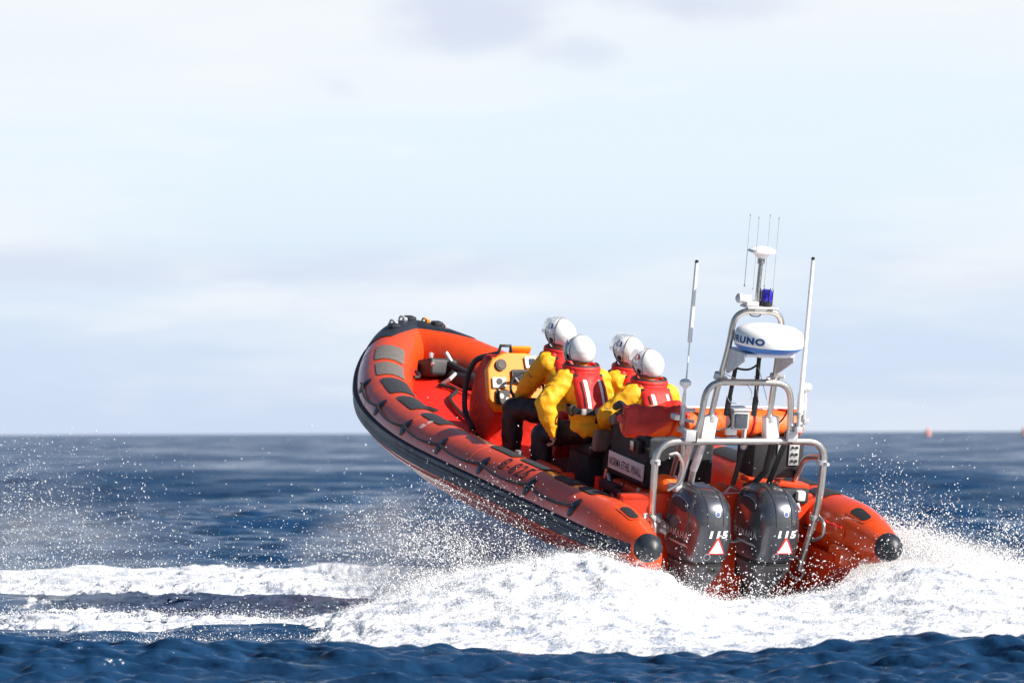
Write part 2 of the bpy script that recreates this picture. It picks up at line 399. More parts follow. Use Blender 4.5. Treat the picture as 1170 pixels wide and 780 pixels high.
# registration number on the port tube, small white letters ahead of it
def tubetext(s, x0, ph, h, m, bold=0.0, f=lambda s: s, flip=-1, sp=1.0, spun=0):
    s0 = f(sx(x0))
    decal('tube_lettering', text_tris(s, h, bold, spacing=sp, seg=.05), lambda a, b: tsurf(s0+flip*a, ph-math.degrees(b/.275), .006), m, boat)
tubetext('B-825', 2.46, 33, .160, M['textblack'], -0.006, sp=1.12)
tubetext('B-825', 2.46, 33, .160, M['textblack'], -0.006, f=lambda s: TL-s, flip=-1, sp=1.12)
tubetext('RJ', 4.6, 20, .055, M['textwhite'], 0.015)
tubetext('88', 4.6, 38, .055, M['textwhite'], 0.015)
# hull ------------------------------------------------------------
def keel(x):
    pts = [(1.1, -.80), (3, -.82), (5, -.76), (6.2, -.60), (7.0, -.32), (7.6, .02), (7.95, .30)]
    for (a, za), (b, zb) in zip(pts, pts[1:]):
        if x <= b: t = (x-a)/(b-a); return za+(zb-za)*(t*t*(3-2*t)*.35+t*.65)
    return pts[-1][1]
mb = MB(); rows = []
for i in range(61):
    x = 1.1+(7.85-1.1)*i/60; s = sx(x); c = path(s); kz = keel(x)
    topz = c.z-.17; ty = max(0.02, c.y-.06); cz = min(topz-.05, -.42+(c.z*1.05)); cy = ty*.93
    row = []
    prof = [(ty, topz), (cy+.02, cz+.03), (cy, cz), (cy-.03, cz-.015), (cy*.62, cz+(kz-cz)*.40), (cy*.60, cz+(kz-cz)*.43-.01), (cy*.56, cz+(kz-cz)*.45), (cy*.32, cz+(kz-cz)*.70), (cy*.30, cz+(kz-cz)*.73-.01), (.03, kz+.01), (0, kz)]
    for y, z in prof: row.append((x, y, z))
    for y, z in prof[-2::-1]: row.append((x, -y, z))
    rows.append(row)
mb.grid(rows, cap0=True, cap1=False)
mb.build('hull', M['hull'], boat, angle=25)
# deck and transom
mb = MB(); rows = []
def deckz(x): return -.22
for i in range(40):
    x = 1.12+(7.3-1.12)*i/39; s = sx(x); c = path(s); y = max(.05, c.y-.12); rows.append([(x, y*(1-2*k/10), deckz(x)+.0) for k in range(11)])
mb.grid(rows); mb.build('deck', M['deck'], boat)
mb = MB(); mb.box((1.10, 0, -.24), (.07, 2.06, .92), bev=.02); mb.box((1.10, 0, .24), (.08, 1.9, .06), bev=.02)
mb.build('transom', M['hull'], boat)
# foredeck: sloping red locker cover between the bow tubes
mb = MB(); rows = []
for i in range(24):
    x = 4.45+(7.72-4.45)*i/23; c = path(sx(x)); y = max(.05, c.y-.16)
    z = -.10+.30*((x-4.45)/3.27)**1.2
    rows.append([(x, y*(1-2*k/12), z+.05*(1-(1-2*k/12)**2)) for k in range(13)])
rows.insert(0, [(4.42, p[1], -.24) for p in rows[0]])
mb.grid(rows); fore = mb.build('foredeck_cover', M['deck'], boat, angle=30)
fb = bvh_of(fore)
def onfore(x, y, a, b, rot=0, off=.012):
    c_, s_ = math.cos(rot), math.sin(rot)
    loc, nor, i, d = fb.ray_cast(Vector((x+a*c_-b*s_, y+a*s_+b*c_, 3)), Vector((0, 0, -1)))
    return None if loc is None else loc+Vector((0, 0, off))
for (x, y, l, w, r) in [(6.7, -.15, .22, .13, .4), (6.05, .15, .26, .14, .2), (5.5, .1, .26, .14, .6), (5.7, -.3, .2, .1, .6), (6.3, .5, .22, .11, .3), (5.2, .5, .26, .12, .2), (6.9, -.35, .2, .1, .5), (4.8, .62, .24, .10, .1)]:
    tr = poly_tris(rrect(l, w, w*.45), .05)
    decal('deck_pad', tr, lambda a, b: onfore(x, y, a, b, r, .006+.02*max(0, 1-(2*a/l)**2)*max(0, 1-(2*b/w)**2)), M['dark'], boat)
def rope(name, pts, r, m, n=6, parent=boat):
    mb = MB(); mb.tube(spline(pts, n), r, 8); return mb.build(name, m, parent)
rope('mooring_rope', [onfore(x, y, 0, 0, 0, .03) for x, y in ((7.1, .0), (6.6, -.08), (6.1, -.16), (5.7, -.18), (5.4, -.2))], .013, M['redbag'])
rope('mooring_rope', [onfore(x, y, 0, 0, 0, .03) for x, y in ((7.0, .1), (6.8, .0), (6.5, .2), (6.0, .3), (5.5, .35), (5.0, .6), (4.6, .7))], .02, M['dark'])
# anchor and pack in the bow
mb = MB(); mb.box((7.35, -.02, .30), (.24, .36, .18), Matrix.Rotation(.3, 4, 'Y') @ Matrix.Rotation(.3, 4, 'Z'), bev=.04, seg=3); mb.box((7.05, -.2, .24), (.34, .18, .14), Matrix.Rotation(.6, 4, 'Z'), bev=.04, seg=3)
mb.tube([(6.8, -.32, .19), (7.0, -.22, .3), (7.3, -.1, .36)], .04, 8); mb.box((7.45, -.28, .34), (.16, .12, .14), bev=.03); pk = mb.build('anchor_pack', M['dark'], boat)
mb = MB(); mb.tube([(7.2, .10, .36), (7.36, .06, .44), (7.46, .0, .42)], .02, 8); mb.tube([(7.05, -.08, .30), (6.95, .02, .26), (7.0, .08, .2)], .02, 8); mb.tube([(7.3, -.14, .38), (7.35, -.1, .46)], .02, 8)
mb.build('anchor_shank', M['alu'], pk)
# inner port bow fittings: handle and small dark patch
f0 = sx(7.15)
patch(f0-.1, f0+.12, -88, -66, .004, M['red'], 'inner_handle_patch')
rope('inner_handle', [tsurf(f0-.08, -76, .01), tsurf(f0-.03, -80, .05), tsurf(f0+.05, -80, .05), tsurf(f0+.1, -76, .01)], .016, M['dark'])
for q, ph in ((sx(6.75), -100), (sx(6.4), -95)):
    mb = MB(); mb.lathe([(.05, 0), (.05, .02), (.03, .03), (0, .03)], tsurf(q, ph, 0), Matrix.Rotation(R_(100), 4, 'X')); mb.build('inflation_valve', M['white'], boat)
# starboard inner face fittings
q = TL-sx(6.35)
patch(q-.11, q+.11, -84, -48, .006, M['black'], 'lashing_pad')
patch(TL-sx(5.9)-.08, TL-sx(5.9)+.08, -90, -60, .006, M['black'], 'lashing_pad')
rope('lashing_strap', [tsurf(TL-sx(5.62), ph, .016) for ph in (-10, -30, -50, -70, -90, -110)], .022, M['black'])
# ------------------------------------------------------------------ outboard motors
def superell(a, b, n, k, cx=0):
    out = []
    for i in range(k):
        t = 2*PI*i/k; c_, s_ = math.cos(t), math.sin(t)
        out.append((cx+a*math.copysign(abs(c_)**(2/n), c_), b*math.copysign(abs(s_)**(2/n), s_)))
    return out
def stretch(t, k): return [(a*k, b) for a, b in t[0]], t[1]
def engine(y0, x0=.80):
    zb = -.25                                     # cowl base
    prof = [(0.0, .275, .180, 0), (.012, .305, .197, 0), (.06, .335, .212, 0), (.14, .355, .223, 0), (.26, .362, .228, .0), (.38, .355, .224, .003), (.47, .335, .212, .01), (.54, .30, .190, .02), (.59, .255, .163, .03), (.622, .20, .128, .035), (.642, .13, .085, .04), (.648, .05, .03, .04)]
    pr = spline([Vector((a, b, c)) for a, b, c, d in prof], 4); cx = spline([Vector((d, 0, 0)) for a, b, c, d in prof], 4)
    K = 56
    mb = MB(); rows = []
    for p, c in zip(pr, cx):
        rows.append([(x0+x, y0+y, zb+p.x) for x, y in superell(p.y, p.z, 3.0, K, c.x)])
    mb.grid(rows, closed_u=True, cap0=True, cap1=True)
    e = mb.build('outboard_motor', M['cowl'], boat, angle=45)
    bv = bvh_of(e)
    # seam band under the cowling
    mb = MB(); mb.grid([[(x0+x, y0+y, zb+z) for x, y in superell(a, b, 2.7, K)] for z, a, b in ((.004, .27, .175), (.002, .300, .193), (-.022, .300, .193), (-.024, .27, .175))], closed_u=True, cap0=True, cap1=True)
    mb.build('cowling_seal', M['dark'], e)
    # casing and leg
    mb = MB(); rows = []
    for z, a, b, c, n in [(-.024, .305, .196, 0, 2.6), (-.06, .302, .192, 0, 2.6), (-.14, .265, .166, .01, 2.5), (-.22, .21, .128, .03, 2.4), (-.32, .15, .085, .045, 2.2), (-.45, .13, .065, .05, 2.1), (-.60, .13, .055, .05, 2), (-.72, .14, .05, .05, 2)]:
        rows.append([(x0+x, y0+y, zb+z) for x, y in superell(a, b, n, 40, c)])
    mb.grid(rows, closed_u=True, cap0=True, cap1=True)
    mb.build('leg_casing', M['midleg'], e, angle=45)
    mb = MB(); mb.box((x0, y0, zb-.735), (.42, .24, .02), bev=.008)       # anti-ventilation plate, gearcase, skeg
    mb.tube([(x0+.25, y0, zb-.92), (x0+.15, y0, zb-.92), (x0-.1, y0, zb-.92), (x0-.2, y0, zb-.92)], [.015, .06, .065, .04], 16)
    mb.box((x0+.05, y0, zb-.84), (.22, .05, .2), bev=.01); mb.box((x0+.08, y0, zb-1.03), (.16, .015, .16), bev=.004)
    mb.build('gearcase', M['midleg'], e)
    for k in range(3):
        mb = MB(); a = 2*PI*k/3; rows = []
        for i in range(7):
            r = .05+.12*i/6; w = .06*math.sin(PI*(.25+.7*i/6)); rows.append([(x0-.24+w*s_*.6, y0+r*math.cos(a)-w*s_*math.sin(a), zb-.92+r*math.sin(a)+w*s_*math.cos(a)) for s_ in (-1, 0, 1)])
        mb.grid(rows); o = mb.build('propeller_blade', M['alu'], e)
        sm = o.modifiers.new('t', 'SOLIDIFY'); sm.thickness = .006
    # clamp bracket and swivel towards the transom
    mb = MB(); mb.box((x0+.30, y0, zb-.05), (.16, .20, .34), bev=.03); mb.box((x0+.26, y0, zb-.28), (.12, .12, .25), bev=.03)
    for s_ in (-1, 1): mb.box((x0+.31, y0+s_*.12, zb-.02), (.18, .03, .38), bev=.01)
    mb.build('transom_bracket', M['dark'], e)
    # trim ridges over the top of the cowling, running down the rear
    for yy in (-.075, .075):
        pts = []
        cst = caster(bv, (x0, y0, zb+.25), (0, 1, 0), (0, 0, 1), (1, 0, 0))
        for k in range(26):
            a = R_(8+k*150/25); d = Vector((-math.cos(a), 0, math.sin(a)))     # from rear over the top
            o_ = Vector((x0, y0+yy, zb+.28)); loc, nor, i, dd = bv.ray_cast(o_+d*1.0, -d)
            if loc is not None: pts.append(loc-d*.001)
        if len(pts) > 4: mb = MB(); mb.tube(pts, [.0035]+[.0075]*(len(pts)-2)+[.0035], 8); mb.build('cowling_ridge', M['cowl'], e)
    # air scoops
    for s_ in (1, -1):
        o_ = Vector((x0-.02, y0+s_*1.0, zb+.49)); fn = caster(bv, o_, (-1, 0, -.12), (0, 0, 1), (0, -s_, 0), .006)
        d = decal('air_scoop', poly_tris([(-.13, -.030), (.10, -.045), (.15, -.02), (.13, .022), (.05, .045), (-.07, .038), (-.135, .008)], .02), fn, M['dark'], e)
        mb = MB(); ps = [fn(x_, y_) for x_, y_ in [(-.14, -.0), (-.1, .036), (-.02, .052), (.06, .054), (.13, .034), (.155, -.006)]]
        ps = [p for p in ps if p]
        if len(ps) > 3: mb.tube(spline(ps, 4), .009, 8); mb.build('scoop_lip', M['cowl'], e)
    # maker's name on both sides, silver stripe under it
    for s_ in (1, -1):
        o_ = Vector((x0-.05, y0+s_*1.0, zb+.235)); u_ = (-1*s_, 0, -.0)
        fn = caster(bv, o_, u_, (0, 0, 1), (0, -s_, 0), .002)
        decal('lettering', text_tris('YAMAHA', .058, .022, spacing=1.2, seg=.03), fn, M['textsilver'], e)
        fn2 = caster(bv, o_+Vector((0, 0, -.085)), u_, (0, 0, 1), (0, -s_, 0), .002)
        decal('silver_stripe', poly_tris([(-.17, .012), (-.12, -.002), (.15, -.012), (.19, -.02), (.15, .008), (-.1, .014)], .03), fn2, M['textsilver'], e)
        for (dx, rr) in ((.205, .022),):
            fn3 = caster(bv, o_+Vector((s_*dx*1.0, 0, .0)), u_, (0, 0, 1), (0, -s_, 0), .002)
            ring = MB()
            pts = [fn3(rr*math.cos(t), rr*math.sin(t)) for t in [2*PI*k/16 for k in range(17)]]
            if all(p is not None for p in pts):
                ring.tube(pts, .0025, 6); ring.build('badge_ring', M['textsilver'], e)
    # rear: emblem, 115, warning triangle with a round sticker
    back = lambda dy, dz: caster(bv, (x0-1.0, y0+dy, zb+dz), (0, -1, 0), (0, 0, 1), (1, 0, 0), .003)
    decal('lettering', stretch(text_tris('115', .058, .05, shear=.15, spacing=1.15, seg=.03), 1.45), back(-.02, .275), M['textwhite'], e)
    decal('warning_triangle', poly_tris([(-.088, -.068), (.088, -.068), (.008, .082), (-.008, .082)], .03), back(-.025, .165), M['red'], e)
    b2 = caster(bv, (x0-1.0, y0-.025, zb+.165), (0, -1, 0), (0, 0, 1), (1, 0, 0), .005)
    decal('warning_face', poly_tris([(-.07, -.058), (.07, -.058), (.0, .064)], .03), b2, M['textwhite'], e)
    decal('round_sticker', poly_tris(circle2(.033, 18), .03), back(.055, .07), M['textsilver'], e)
    decal('round_sticker_face', poly_tris(circle2(.024, 18), .03), caster(bv, (x0-1.0, y0+.055, zb+.07), (0, -1, 0), (0, 0, 1), (1, 0, 0), .0055), M['cowl'], e)
    decal('emblem', poly_tris(circle2(.026, 18), .03), back(-.02, .45), M['textsilver'], e)
    decal('emblem_face', poly_tris(circle2(.019, 18), .03), caster(bv, (x0-1.0, y0-.02, zb+.45), (0, -1, 0), (0, 0, 1), (1, 0, 0), .0055), M['textblue'], e)
    mb = MB(); mb.box((x0-.30, y0-.03, zb-.045), (.03, .10, .028), bev=.008); mb.box((x0-.32, y0-.05, zb-.055), (.02, .035, .03), bev=.006); mb.build('cowling_latch', M['dark'], e)
    return e
e1 = engine(.30); e2 = engine(-.37)
e1['label'] = 'port grey outboard motor with warning triangle'; e2['label'] = 'starboard grey outboard motor with warning triangle'
mb = MB(); mb.tube([(.98, .3, -.15), (.99, -.05, -.14), (.98, -.37, -.15)], .018, 8); mb.build('tie_bar', M['steel'], boat)

# ------------------------------------------------------------------ stern frame, upper hoop, mast
def pipe(name, pts, r, m='steel', fr=.16, parent=boat):
    mb = MB(); mb.tube(fillet(pts, fr, 8), r, 16); return mb.build(name, M[m], parent)
fr = pipe('stern_frame', [(.92, .66, -.45), (.72, .80, .12), (.70, .82, .80), (.70, -.84, .81), (.72, -.84, .25), (.76, -.72, -.36)], .032, fr=.20)
for s_ in (1, -1):
    if s_ < 0: pipe('frame_brace', [(.72, s_*.81, .66), (1.0, s_*.80, .62), (1.15, s_*.78, .30)], .026, fr=.12)
    pipe('frame_handle', [(.69, s_*.83, .14), (.58, s_*.83, .10), (.57, s_*.83, -.02), (.70, s_*.80, -.08)], .017, fr=.05)
    mb = MB(); mb.tube([(.7, s_*.815, .60), (.7, s_*.815, .64)], .045, 14); mb.tube([(.66, s_*.83, .62), (.6, s_*.83, .62)], .016, 8); mb.build('clamp_ring', M['alu'], fr)
    mb = MB(); mb.tube([(.72, s_*.80, .10), (.72, s_*.80, .14)], .043, 14); mb.build('clamp_ring', M['alu'], fr)
# grab loop on the port side of the frame (white, curved)
pipe('grab_loop', [(.72, .68, .68), (.72, .60, .70), (.72, .52, .58), (.72, .56, .42), (.73, .66, .36)], .016, fr=.12)
up = pipe('upper_hoop', [(.70, .46, .80), (.66, .43, 1.00), (.64, .41, 1.34), (.64, -.41, 1.34), (.66, -.45, 1.00), (.70, -.48, .80)], .029, fr=.19)
for s_ in (1, -1):
    mb = MB(); mb.tube([(.70, s_*.47, .80), (.692, s_*.465, .90)], .040, 14); mb.build('hoop_socket', M['dark'], up)
    mb = MB(); mb.box((.68, s_*.50+.02, .86), (.08, .10, .10), bev=.01); mb.build('hoop_bracket', M['alu'], up)
mast = pipe('radar_mast', [(.78, .29, .86), (.72, .28, 1.2), (.60, .245, 1.68), (.57, .235, 1.98), (.57, -.235, 1.98), (.60, -.245, 1.68), (.72, -.28, 1.2), (.78, -.29, .86)], .027, fr=.22)
for s_ in (1, -1):
    mb = MB(); mb.box((.76, s_*.31, .92), (.10, .13, .20), Matrix.Rotation(s_*.1, 4, 'X'), bev=.012); mb.build('mast_foot', M['white'], mast)
    mb = MB(); mb.tube([(.745, s_*.287, .98), (.742, s_*.287, 1.03)], .046, 14); mb.build('mast_collar', M['alu'], mast)
    mb = MB(); mb.tube([(.77, s_*.29, .86), (.78, s_*.29, .80)], .040, 14); mb.build('mast_pin', M['alu'], mast)
    mb = MB(); mb.tube([(.70, s_*.274, 1.36), (.685, s_*.272, 1.41)], .046, 14); mb.tube([(.68, s_*.27, 1.385), (.62, s_*.33, 1.40)], .02, 8); mb.tube([(.69, s_*.27, 1.385), (.69, s_*.20, 1.36)], .02, 8); mb.build('hinge_clamp', M['alu'], mast)
    mb = MB(); mb.tube([(.745, s_*.10-.03, 1.62), (.78, s_*.13-.02, 1.15)], .020, 8); mb.tube([(.778, s_*.13-.02, 1.18), (.80, s_*.135-.02, 1.02)], .027, 8); mb.build('gas_strut', M['dark'], mast)
    # struts from frame down to the deck
    mb = MB(); mb.tube([(.74, s_*.34, .80), (.86, s_*.36, .52)], .035, 10); mb.tube([(.86, s_*.36, .52), (1.02, s_*.30, .34)], .028, 10); mb.tube([(.74, s_*.46, .80), (.95, s_*.44, .38)], .034, 4); mb.box((.98, s_*.37, .34), (.18, .26, .06), bev=.02); mb.build('strut', M['alu' if s_ > 0 else 'dark'], boat)
# top platform, beacon, lights, pole, direction finder
mb = MB(); mb.box((.57, 0, 2.02), (.16, .30, .018), bev=.004); mb.box((.57, 0, 2.0), (.06, .12, .04), bev=.01); mb.build('mast_platform', M['alu'], mast)
bc = MB(); bc.lathe([(.058, 0), (.058, .03), (.05, .032)], (.57, -.06, 2.035), seg=24); be = bc.build('beacon', M['dark'], boat)
mb = MB(); mb.lathe([(.047, 0), (.05, .02), (.05, .085), (.046, .1), (.03, .108), (0, .11)], (.57, -.06, 2.066), seg=24); mb.build('blue_lens', M['strobe'], be)
for k in range(6):
    a = 2*PI*k/6; mb = MB(); mb.tube([(.57+.054*math.cos(a), -.06+.054*math.sin(a), 2.06), (.57+.054*math.cos(a), -.06+.054*math.sin(a), 2.18)], .004, 6); mb.build('beacon_guard', M['dark'], be)
mb = MB(); mb.tube([(.57, .10, 2.085), (.57, .17, 2.09)], .036, 16); nl = mb.build('navigation_light', M['white'], boat)
mb = MB(); mb.lathe([(.036, 0), (.042, .02), (.042, .05), (.025, .065), (0, .07)], (.57, .165, 2.09), Matrix.Rotation(R_(-84), 4, 'X'), seg=20); mb.box((.57, .09, 2.05), (.10, .12, .04), bev=.012); mb.build('light_lens', M['paper'], nl)
mb = MB(); mb.tube([(.57, .03, 2.0), (.575, .02, 2.44)], .020, 12); mb.tube([(.575, .02, 2.40), (.575, .02, 2.45)], .032, 12); ps = mb.build('antenna_pole', M['steel'], boat)
mb = MB(); mb.lathe([(.02, 0), (.05, .02), (.07, .045), (.10, .055), (.125, .065), (.115, .085), (.07, .105), (.02, .112), (0, .112)], (.575, .02, 2.44), seg=32); df = mb.build('direction_finder', M['white'], boat)
for k, (a, b) in enumerate(((.085, .085), (.085, -.085), (-.085, .085), (-.085, -.085))):
    # four slim dipoles above and below the dish
    mb = MB(); mb.tube([(.575+a, .02+b*1.15, 2.20), (.575+a, .02+b*1.15, 2.80)], .0028, 6); mb.build('dipole', M['wire'], df)
    mb = MB(); mb.lathe([(0, 0), (.007, .005), (.007, .018), (0, .022)], (.575+a, .02+b*1.15, 2.80), seg=8); mb.lathe([(0, 0), (.007, .005), (.007, .018), (0, .022)], (.575+a, .02+b*1.15, 2.18), seg=8); mb.build('dipole_tip', M['alu'], df)
# radar
rc = Vector((.36, -.01, 1.66))
mb = MB(); mb.lathe([(.20, .0), (.262, .022), (.292, .045), (.302, .062)], rc, seg=56); ra = mb.build('radar_dome', M['radblue'], boat)
mb = MB(); mb.lathe([(.302, .0632), (.306, .075), (.307, .10), (.302, .15), (.285, .185), (.24, .213), (.16, .230), (.06, .236), (0, .236)], rc, seg=64); dome = mb.build('dome_cover', M['white'], ra)
dbv = bvh_of(dome)
def ondome(a, b):
    an = R_(176)-a/.302*-1.0; an = PI-(-a/.302)+0
    return None
def domefn(a, b, mid=R_(103)):       # text runs round the rim; angle measured in the boat plane
    an = mid+a/.302; d = Vector((math.cos(an), math.sin(an), 0)); o_ = rc+Vector((0, 0, .118+b))
    loc, nor, i, dd = dbv.ray_cast(o_+d*1.0, -d); return None if loc is None else loc+d*.003
decal('lettering', stretch(text_tris('FURUNO', .055, .05, spacing=1.15, seg=.03), 1.32), lambda a, b: domefn(a, b), M['textblue'], ra)
mb = MB(); mb.box((.48, 0, 1.635), (.40, .46, .03), bev=.008); mb.box((.40, -.02, 1.645), (.3, .3, .05), bev=.02)
mb.build('radar_bracket', M['white'], boat)
for s_ in (1, -1):
    mb = MB(); mb.prism([(.62, s_*.235, 1.65), (.62, s_*.235, 1.43), (.58, s_*.235, 1.43), (.30, s_*.235, 1.58), (.30, s_*.235, 1.65)], (0, s_*.012, 0)); mb.build('bracket_gusset', M['alu'], boat)
# whip aerials and small mushroom antennas on short arms
for b, t in ((Vector((.86, .505, 1.03)), Vector((.90, .48, 2.36))), (Vector((.62, -.51, 1.08)), Vector((.60, -.50, 2.45)))):
    mb = MB()
    if b.y > 0: mb.tube([b, b.lerp(t, .30), b.lerp(t, .46), b.lerp(t, .47), b.lerp(t, .99)], [.010, .0065, .0065, .020, .0165], 12)
    else: mb.tube([b, b.lerp(t, .12), b.lerp(t, .13), b.lerp(t, .99)], [.03, .028, .021, .0155], 12)
    w_ = mb.build('whip_aerial', M['whip'], boat)
    mb = MB(); mb.lathe([(.0, 0), (.016, .004), (.016, .022), (0, .03)], t-Vector((0, 0, .015)), seg=12); mb.build('aerial_tip', M['dark'], w_)
    mb = MB(); mb.tube([b-Vector((0, 0, .14)), b+Vector((0, 0, .02))], .019, 12); mb.box(b-Vector((0, 0, .15)), (.07, .06, .05), bev=.01); mb.build('aerial_base', M['alu'], w_)
for x, y, z in ((.80, .56, 1.0), (.66, -.555, 1.0)):
    mb = MB(); mb.tube([(x, y-.02, z), (x, y-.02, z+.27)], .011, 10); mb.tube([(x, y-.02, z+.1), (x, y-.02, z+.2)], .017, 10)
    mb.lathe([(.014, .25), (.03, .27), (.05, .285), (.052, .315), (.03, .335), (0, .34)], (x, y-.02, z), seg=20); g_ = mb.build('mushroom_antenna', M['white'], boat)
    mb = MB(); mb.tube([(x, y-.02, z+.06), (x-.01, y-(.13 if y > 0 else -.1), z+.06)], .016, 8); mb.tube([(x, y-.02, z-.02), (x-.01, y-(.13 if y > 0 else -.1), z-.04)], .016, 8); mb.tube([(x, y-.02, z-.06), (x, y-.02, z+.10)], .022, 10); mb.box((x+.02, y+.04 if y > 0 else y-.04, z), (.10, .05, .05), bev=.01); mb.build('antenna_bracket', M['alu'], g_)
# cables
rope('cable', [(.74, .02, 1.56), (.70, .12, 1.47), (.72, -.02, 1.44), (.72, -.12, 1.5), (.72, -.13, 1.58)], .010, M['dark'])
rope('cable', [(.74, .20, 1.40), (.70, -.02, 1.30), (.70, -.06, 1.18), (.72, .1, 1.14), (.74, .16, 1.20)], .004, M['wire'])
rope('cable', [(.72, -.12, 1.46), (.72, -.22, 1.2), (.72, -.25, 1.10), (.72, -.17, 1.12), (.74, -.10, 1.38)], .004, M['wire'])
rope('cable', [(.78, .12, 1.08), (.76, .08, .95), (.75, .18, .90), (.74, .30, .90), (.74, .36, .98)], .009, M['dark'])
rope('cable', [(.80, -.155, 1.05), (.79, -.15, .95), (.78, -.1, .86)], .006, M['redbag'])
rope('cable', [(.74, -.30, .90), (.72, -.40, 1.0), (.70, -.44, 1.10)], .008, M['dark'])
rope('cable', [(.57, .04, 2.01), (.56, .09, 1.95), (.56, .0, 1.94), (.57, -.03, 2.0)], .005, M['dark'])
# search lamp box in the middle of the bar
mb = MB(); mb.box((.80, 0, .985), (.16, .16, .17), bev=.02); mb.box((.80, 0, 1.08), (.18, .18, .02), bev=.008); sl = mb.build('stern_lamp', M['alu'], boat)
mb = MB(); mb.box((.71, .01, .985), (.02, .12, .13), bev=.008); mb.build('lamp_glass', M['screen'], sl)
mb = MB(); mb.box((.79, .06, .88), (.05, .10, .07), bev=.01); mb.box((.79, -.07, .92), (.06, .02, .22), bev=.005); mb.build('lamp_foot', M['white'], sl)
# prop / rod from the bar down between the motors
mb = MB(); mb.tube([(.74, -.06, .80), (1.05, -.14, .36)], .022, 10); mb.build('support_rod', M['dark'], boat)
mb = MB(); mb.tube([(.74, -.06, .79), (.78, -.07, .74)], .030, 10); mb.build('rod_clevis', M['alu'], boat)

# ------------------------------------------------------------------ orange righting bag across the boat
mb = MB(); rows = []
for i in range(61):
    y = .86-1.76*i/60; e = min(1, min(i, 60-i)/5); r = .122*(.80+.2*math.sqrt(e))*(1+.05*math.sin(i*.8)+.03*math.sin(i*2.1))
    if y > .35: r *= .92
    r2 = r
    row = []
    for k in range(28):
        a = 2*PI*k/28; n_ = mnoise.noise(Vector((y*5, math.cos(a)*1.4, math.sin(a)*1.4)))*.014+mnoise.noise(Vector((y*14+a*1.1, math.cos(a)*2, 3)))*.007
        rr = r2*(1 if i not in (0, 60) else .6)+n_; row.append((1.32+rr*math.cos(a)*1.25, y, .86+rr*math.sin(a)-.02*max(0, y)))
    rows.append(row)
mb.grid(rows, closed_u=True, cap0=True, cap1=True)
rb = mb.build('righting_bag', M['bag'], boat, angle=60)
rbv = bvh_of(rb)
for y in (-.72, -.36, .02, .42, .74):
    pts = []
    for k in range(40):
        a = 2*PI*k/40; d = Vector((math.cos(a), 0, math.sin(a))); loc, n_, i_, dd = rbv.ray_cast(Vector((1.32, y+.02*math.sin(a*2), .86))+d*1.0, -d)
        if loc: pts.append(loc+d*.004)
    if len(pts) > 20: mb = MB(); mb.tube(pts+[pts[0]], .012, 6); mb.build('bag_strap', M['redbag'], rb)
rope('bag_piping', [(1.32, y, .996+.006*math.sin(y*9)) for y in (-.86, -.5, -.1, .3, .6)], .010, M['textwhite'], parent=rb)
# the port flap of the bag: folded red cover leading down to the locker
mb = MB(); rows = []
for i in range(17):
    t = i/16; rows.append([(1.10+.70*s_+.02*math.sin(9*t), .95-.30*s_-.62*t, .985+.02*t+.030*math.sin(9*t+4*s_)-(.26*max(0, s_-.35))-.15*(1+.5*math.sin(6*t+.5))*max(0, .18-s_)/.18+(.08*mnoise.noise(Vector((t*4, s_*5, 1))))) for s_ in [k/12 for k in range(13)]])
mb.grid(rows); fl = mb.build('bag_flap', M['redbag'], boat, angle=60); sm = fl.modifiers.new('t', 'SOLIDIFY'); sm.thickness = .02
mb = MB(); mb.tube([(1.24, .93, .90), (1.30, .70, .93), (1.30, .45, .93), (1.25, .25, .92)], [.04, .06, .06, .05], 14); mb.build('bag_roll', M['redbag'], rb)
rope('lashing_cord', [(1.8, .50, .80), (1.65, .5, .88), (1.45, .62, .93), (1.25, .8, .98)], .012, M['red'])
rope('lashing_cord', [(1.85, .35, .80), (1.65, .55, .86), (1.45, .42, .94), (1.22, .5, 1.0)], .012, M['red'])
# bag stand
for s_ in (1, -1):
    mb = MB(); mb.tube([(1.32, s_*.6-.35*(s_ > 0), .80), (1.25, s_*.62-.35*(s_ > 0), .2), (1.2, s_*.62-.35*(s_ > 0), -.2)], .022, 10); mb.tube([(1.32, s_*.6-.35*(s_ > 0), .80), (1.7, s_*.6-.35*(s_ > 0), -.2)], .022, 10); mb.build('bag_stand', M['steel'], boat)

# ------------------------------------------------------------------ aft locker with name board
mb = MB(); mb.prism([(1.84, .33, .16), (2.62, .33, .16), (2.62, .33, .72), (2.45, .33, .80), (1.84, .33, .62)], (0, -.66, 0)); lk = mb.build('stern_locker', M['locker'], boat)
md = lk.modifiers.new('b', 'BEVEL'); md.width = .03; md.segments = 3
board = MB(); board.box((2.22, .352, .30), (.72, .016, .155), bev=.005); bd = board.build('name_board', M['textwhite'], lk)
decal('lettering', stretch(text_tris('NORMA ETHEL VINALL', .072, .012, spacing=.98, seg=.1), .64), flat((2.22, .352, .295), (-1, 0, 0), (0, 0, 1), .0095), M['textblack'], lk)
mb = MB(); mb.box((2.2, .30, .60), (.74, .08, .04), Matrix.Rotation(-.25, 4, 'Y'), bev=.015); mb.box((2.0, .36, .52), (.14, .06, .12), bev=.015); mb.build('locker_strap', M['dark'], lk)
mb = MB(); mb.box((2.03, .40, .52), (.07, .02, .085), bev=.006); mb.build('locker_latch', M['steel'], lk)
mb = MB(); mb.tube([(2.55, .34, .78), (2.35, .40, .84), (2.2, .38, .80)], .035, 10); mb.build('locker_handle', M['locker'], lk)
mb = MB(); mb.box((2.2, .12, .83), (.16, .07, .03), bev=.01); mb.build('yellow_tag', M['console'], lk)
mb = MB(); mb.box((2.75, .1, .66), (.5, .55, .09), bev=.03); mb.build('seat_pad', M['beige'], boat)
mb = MB()
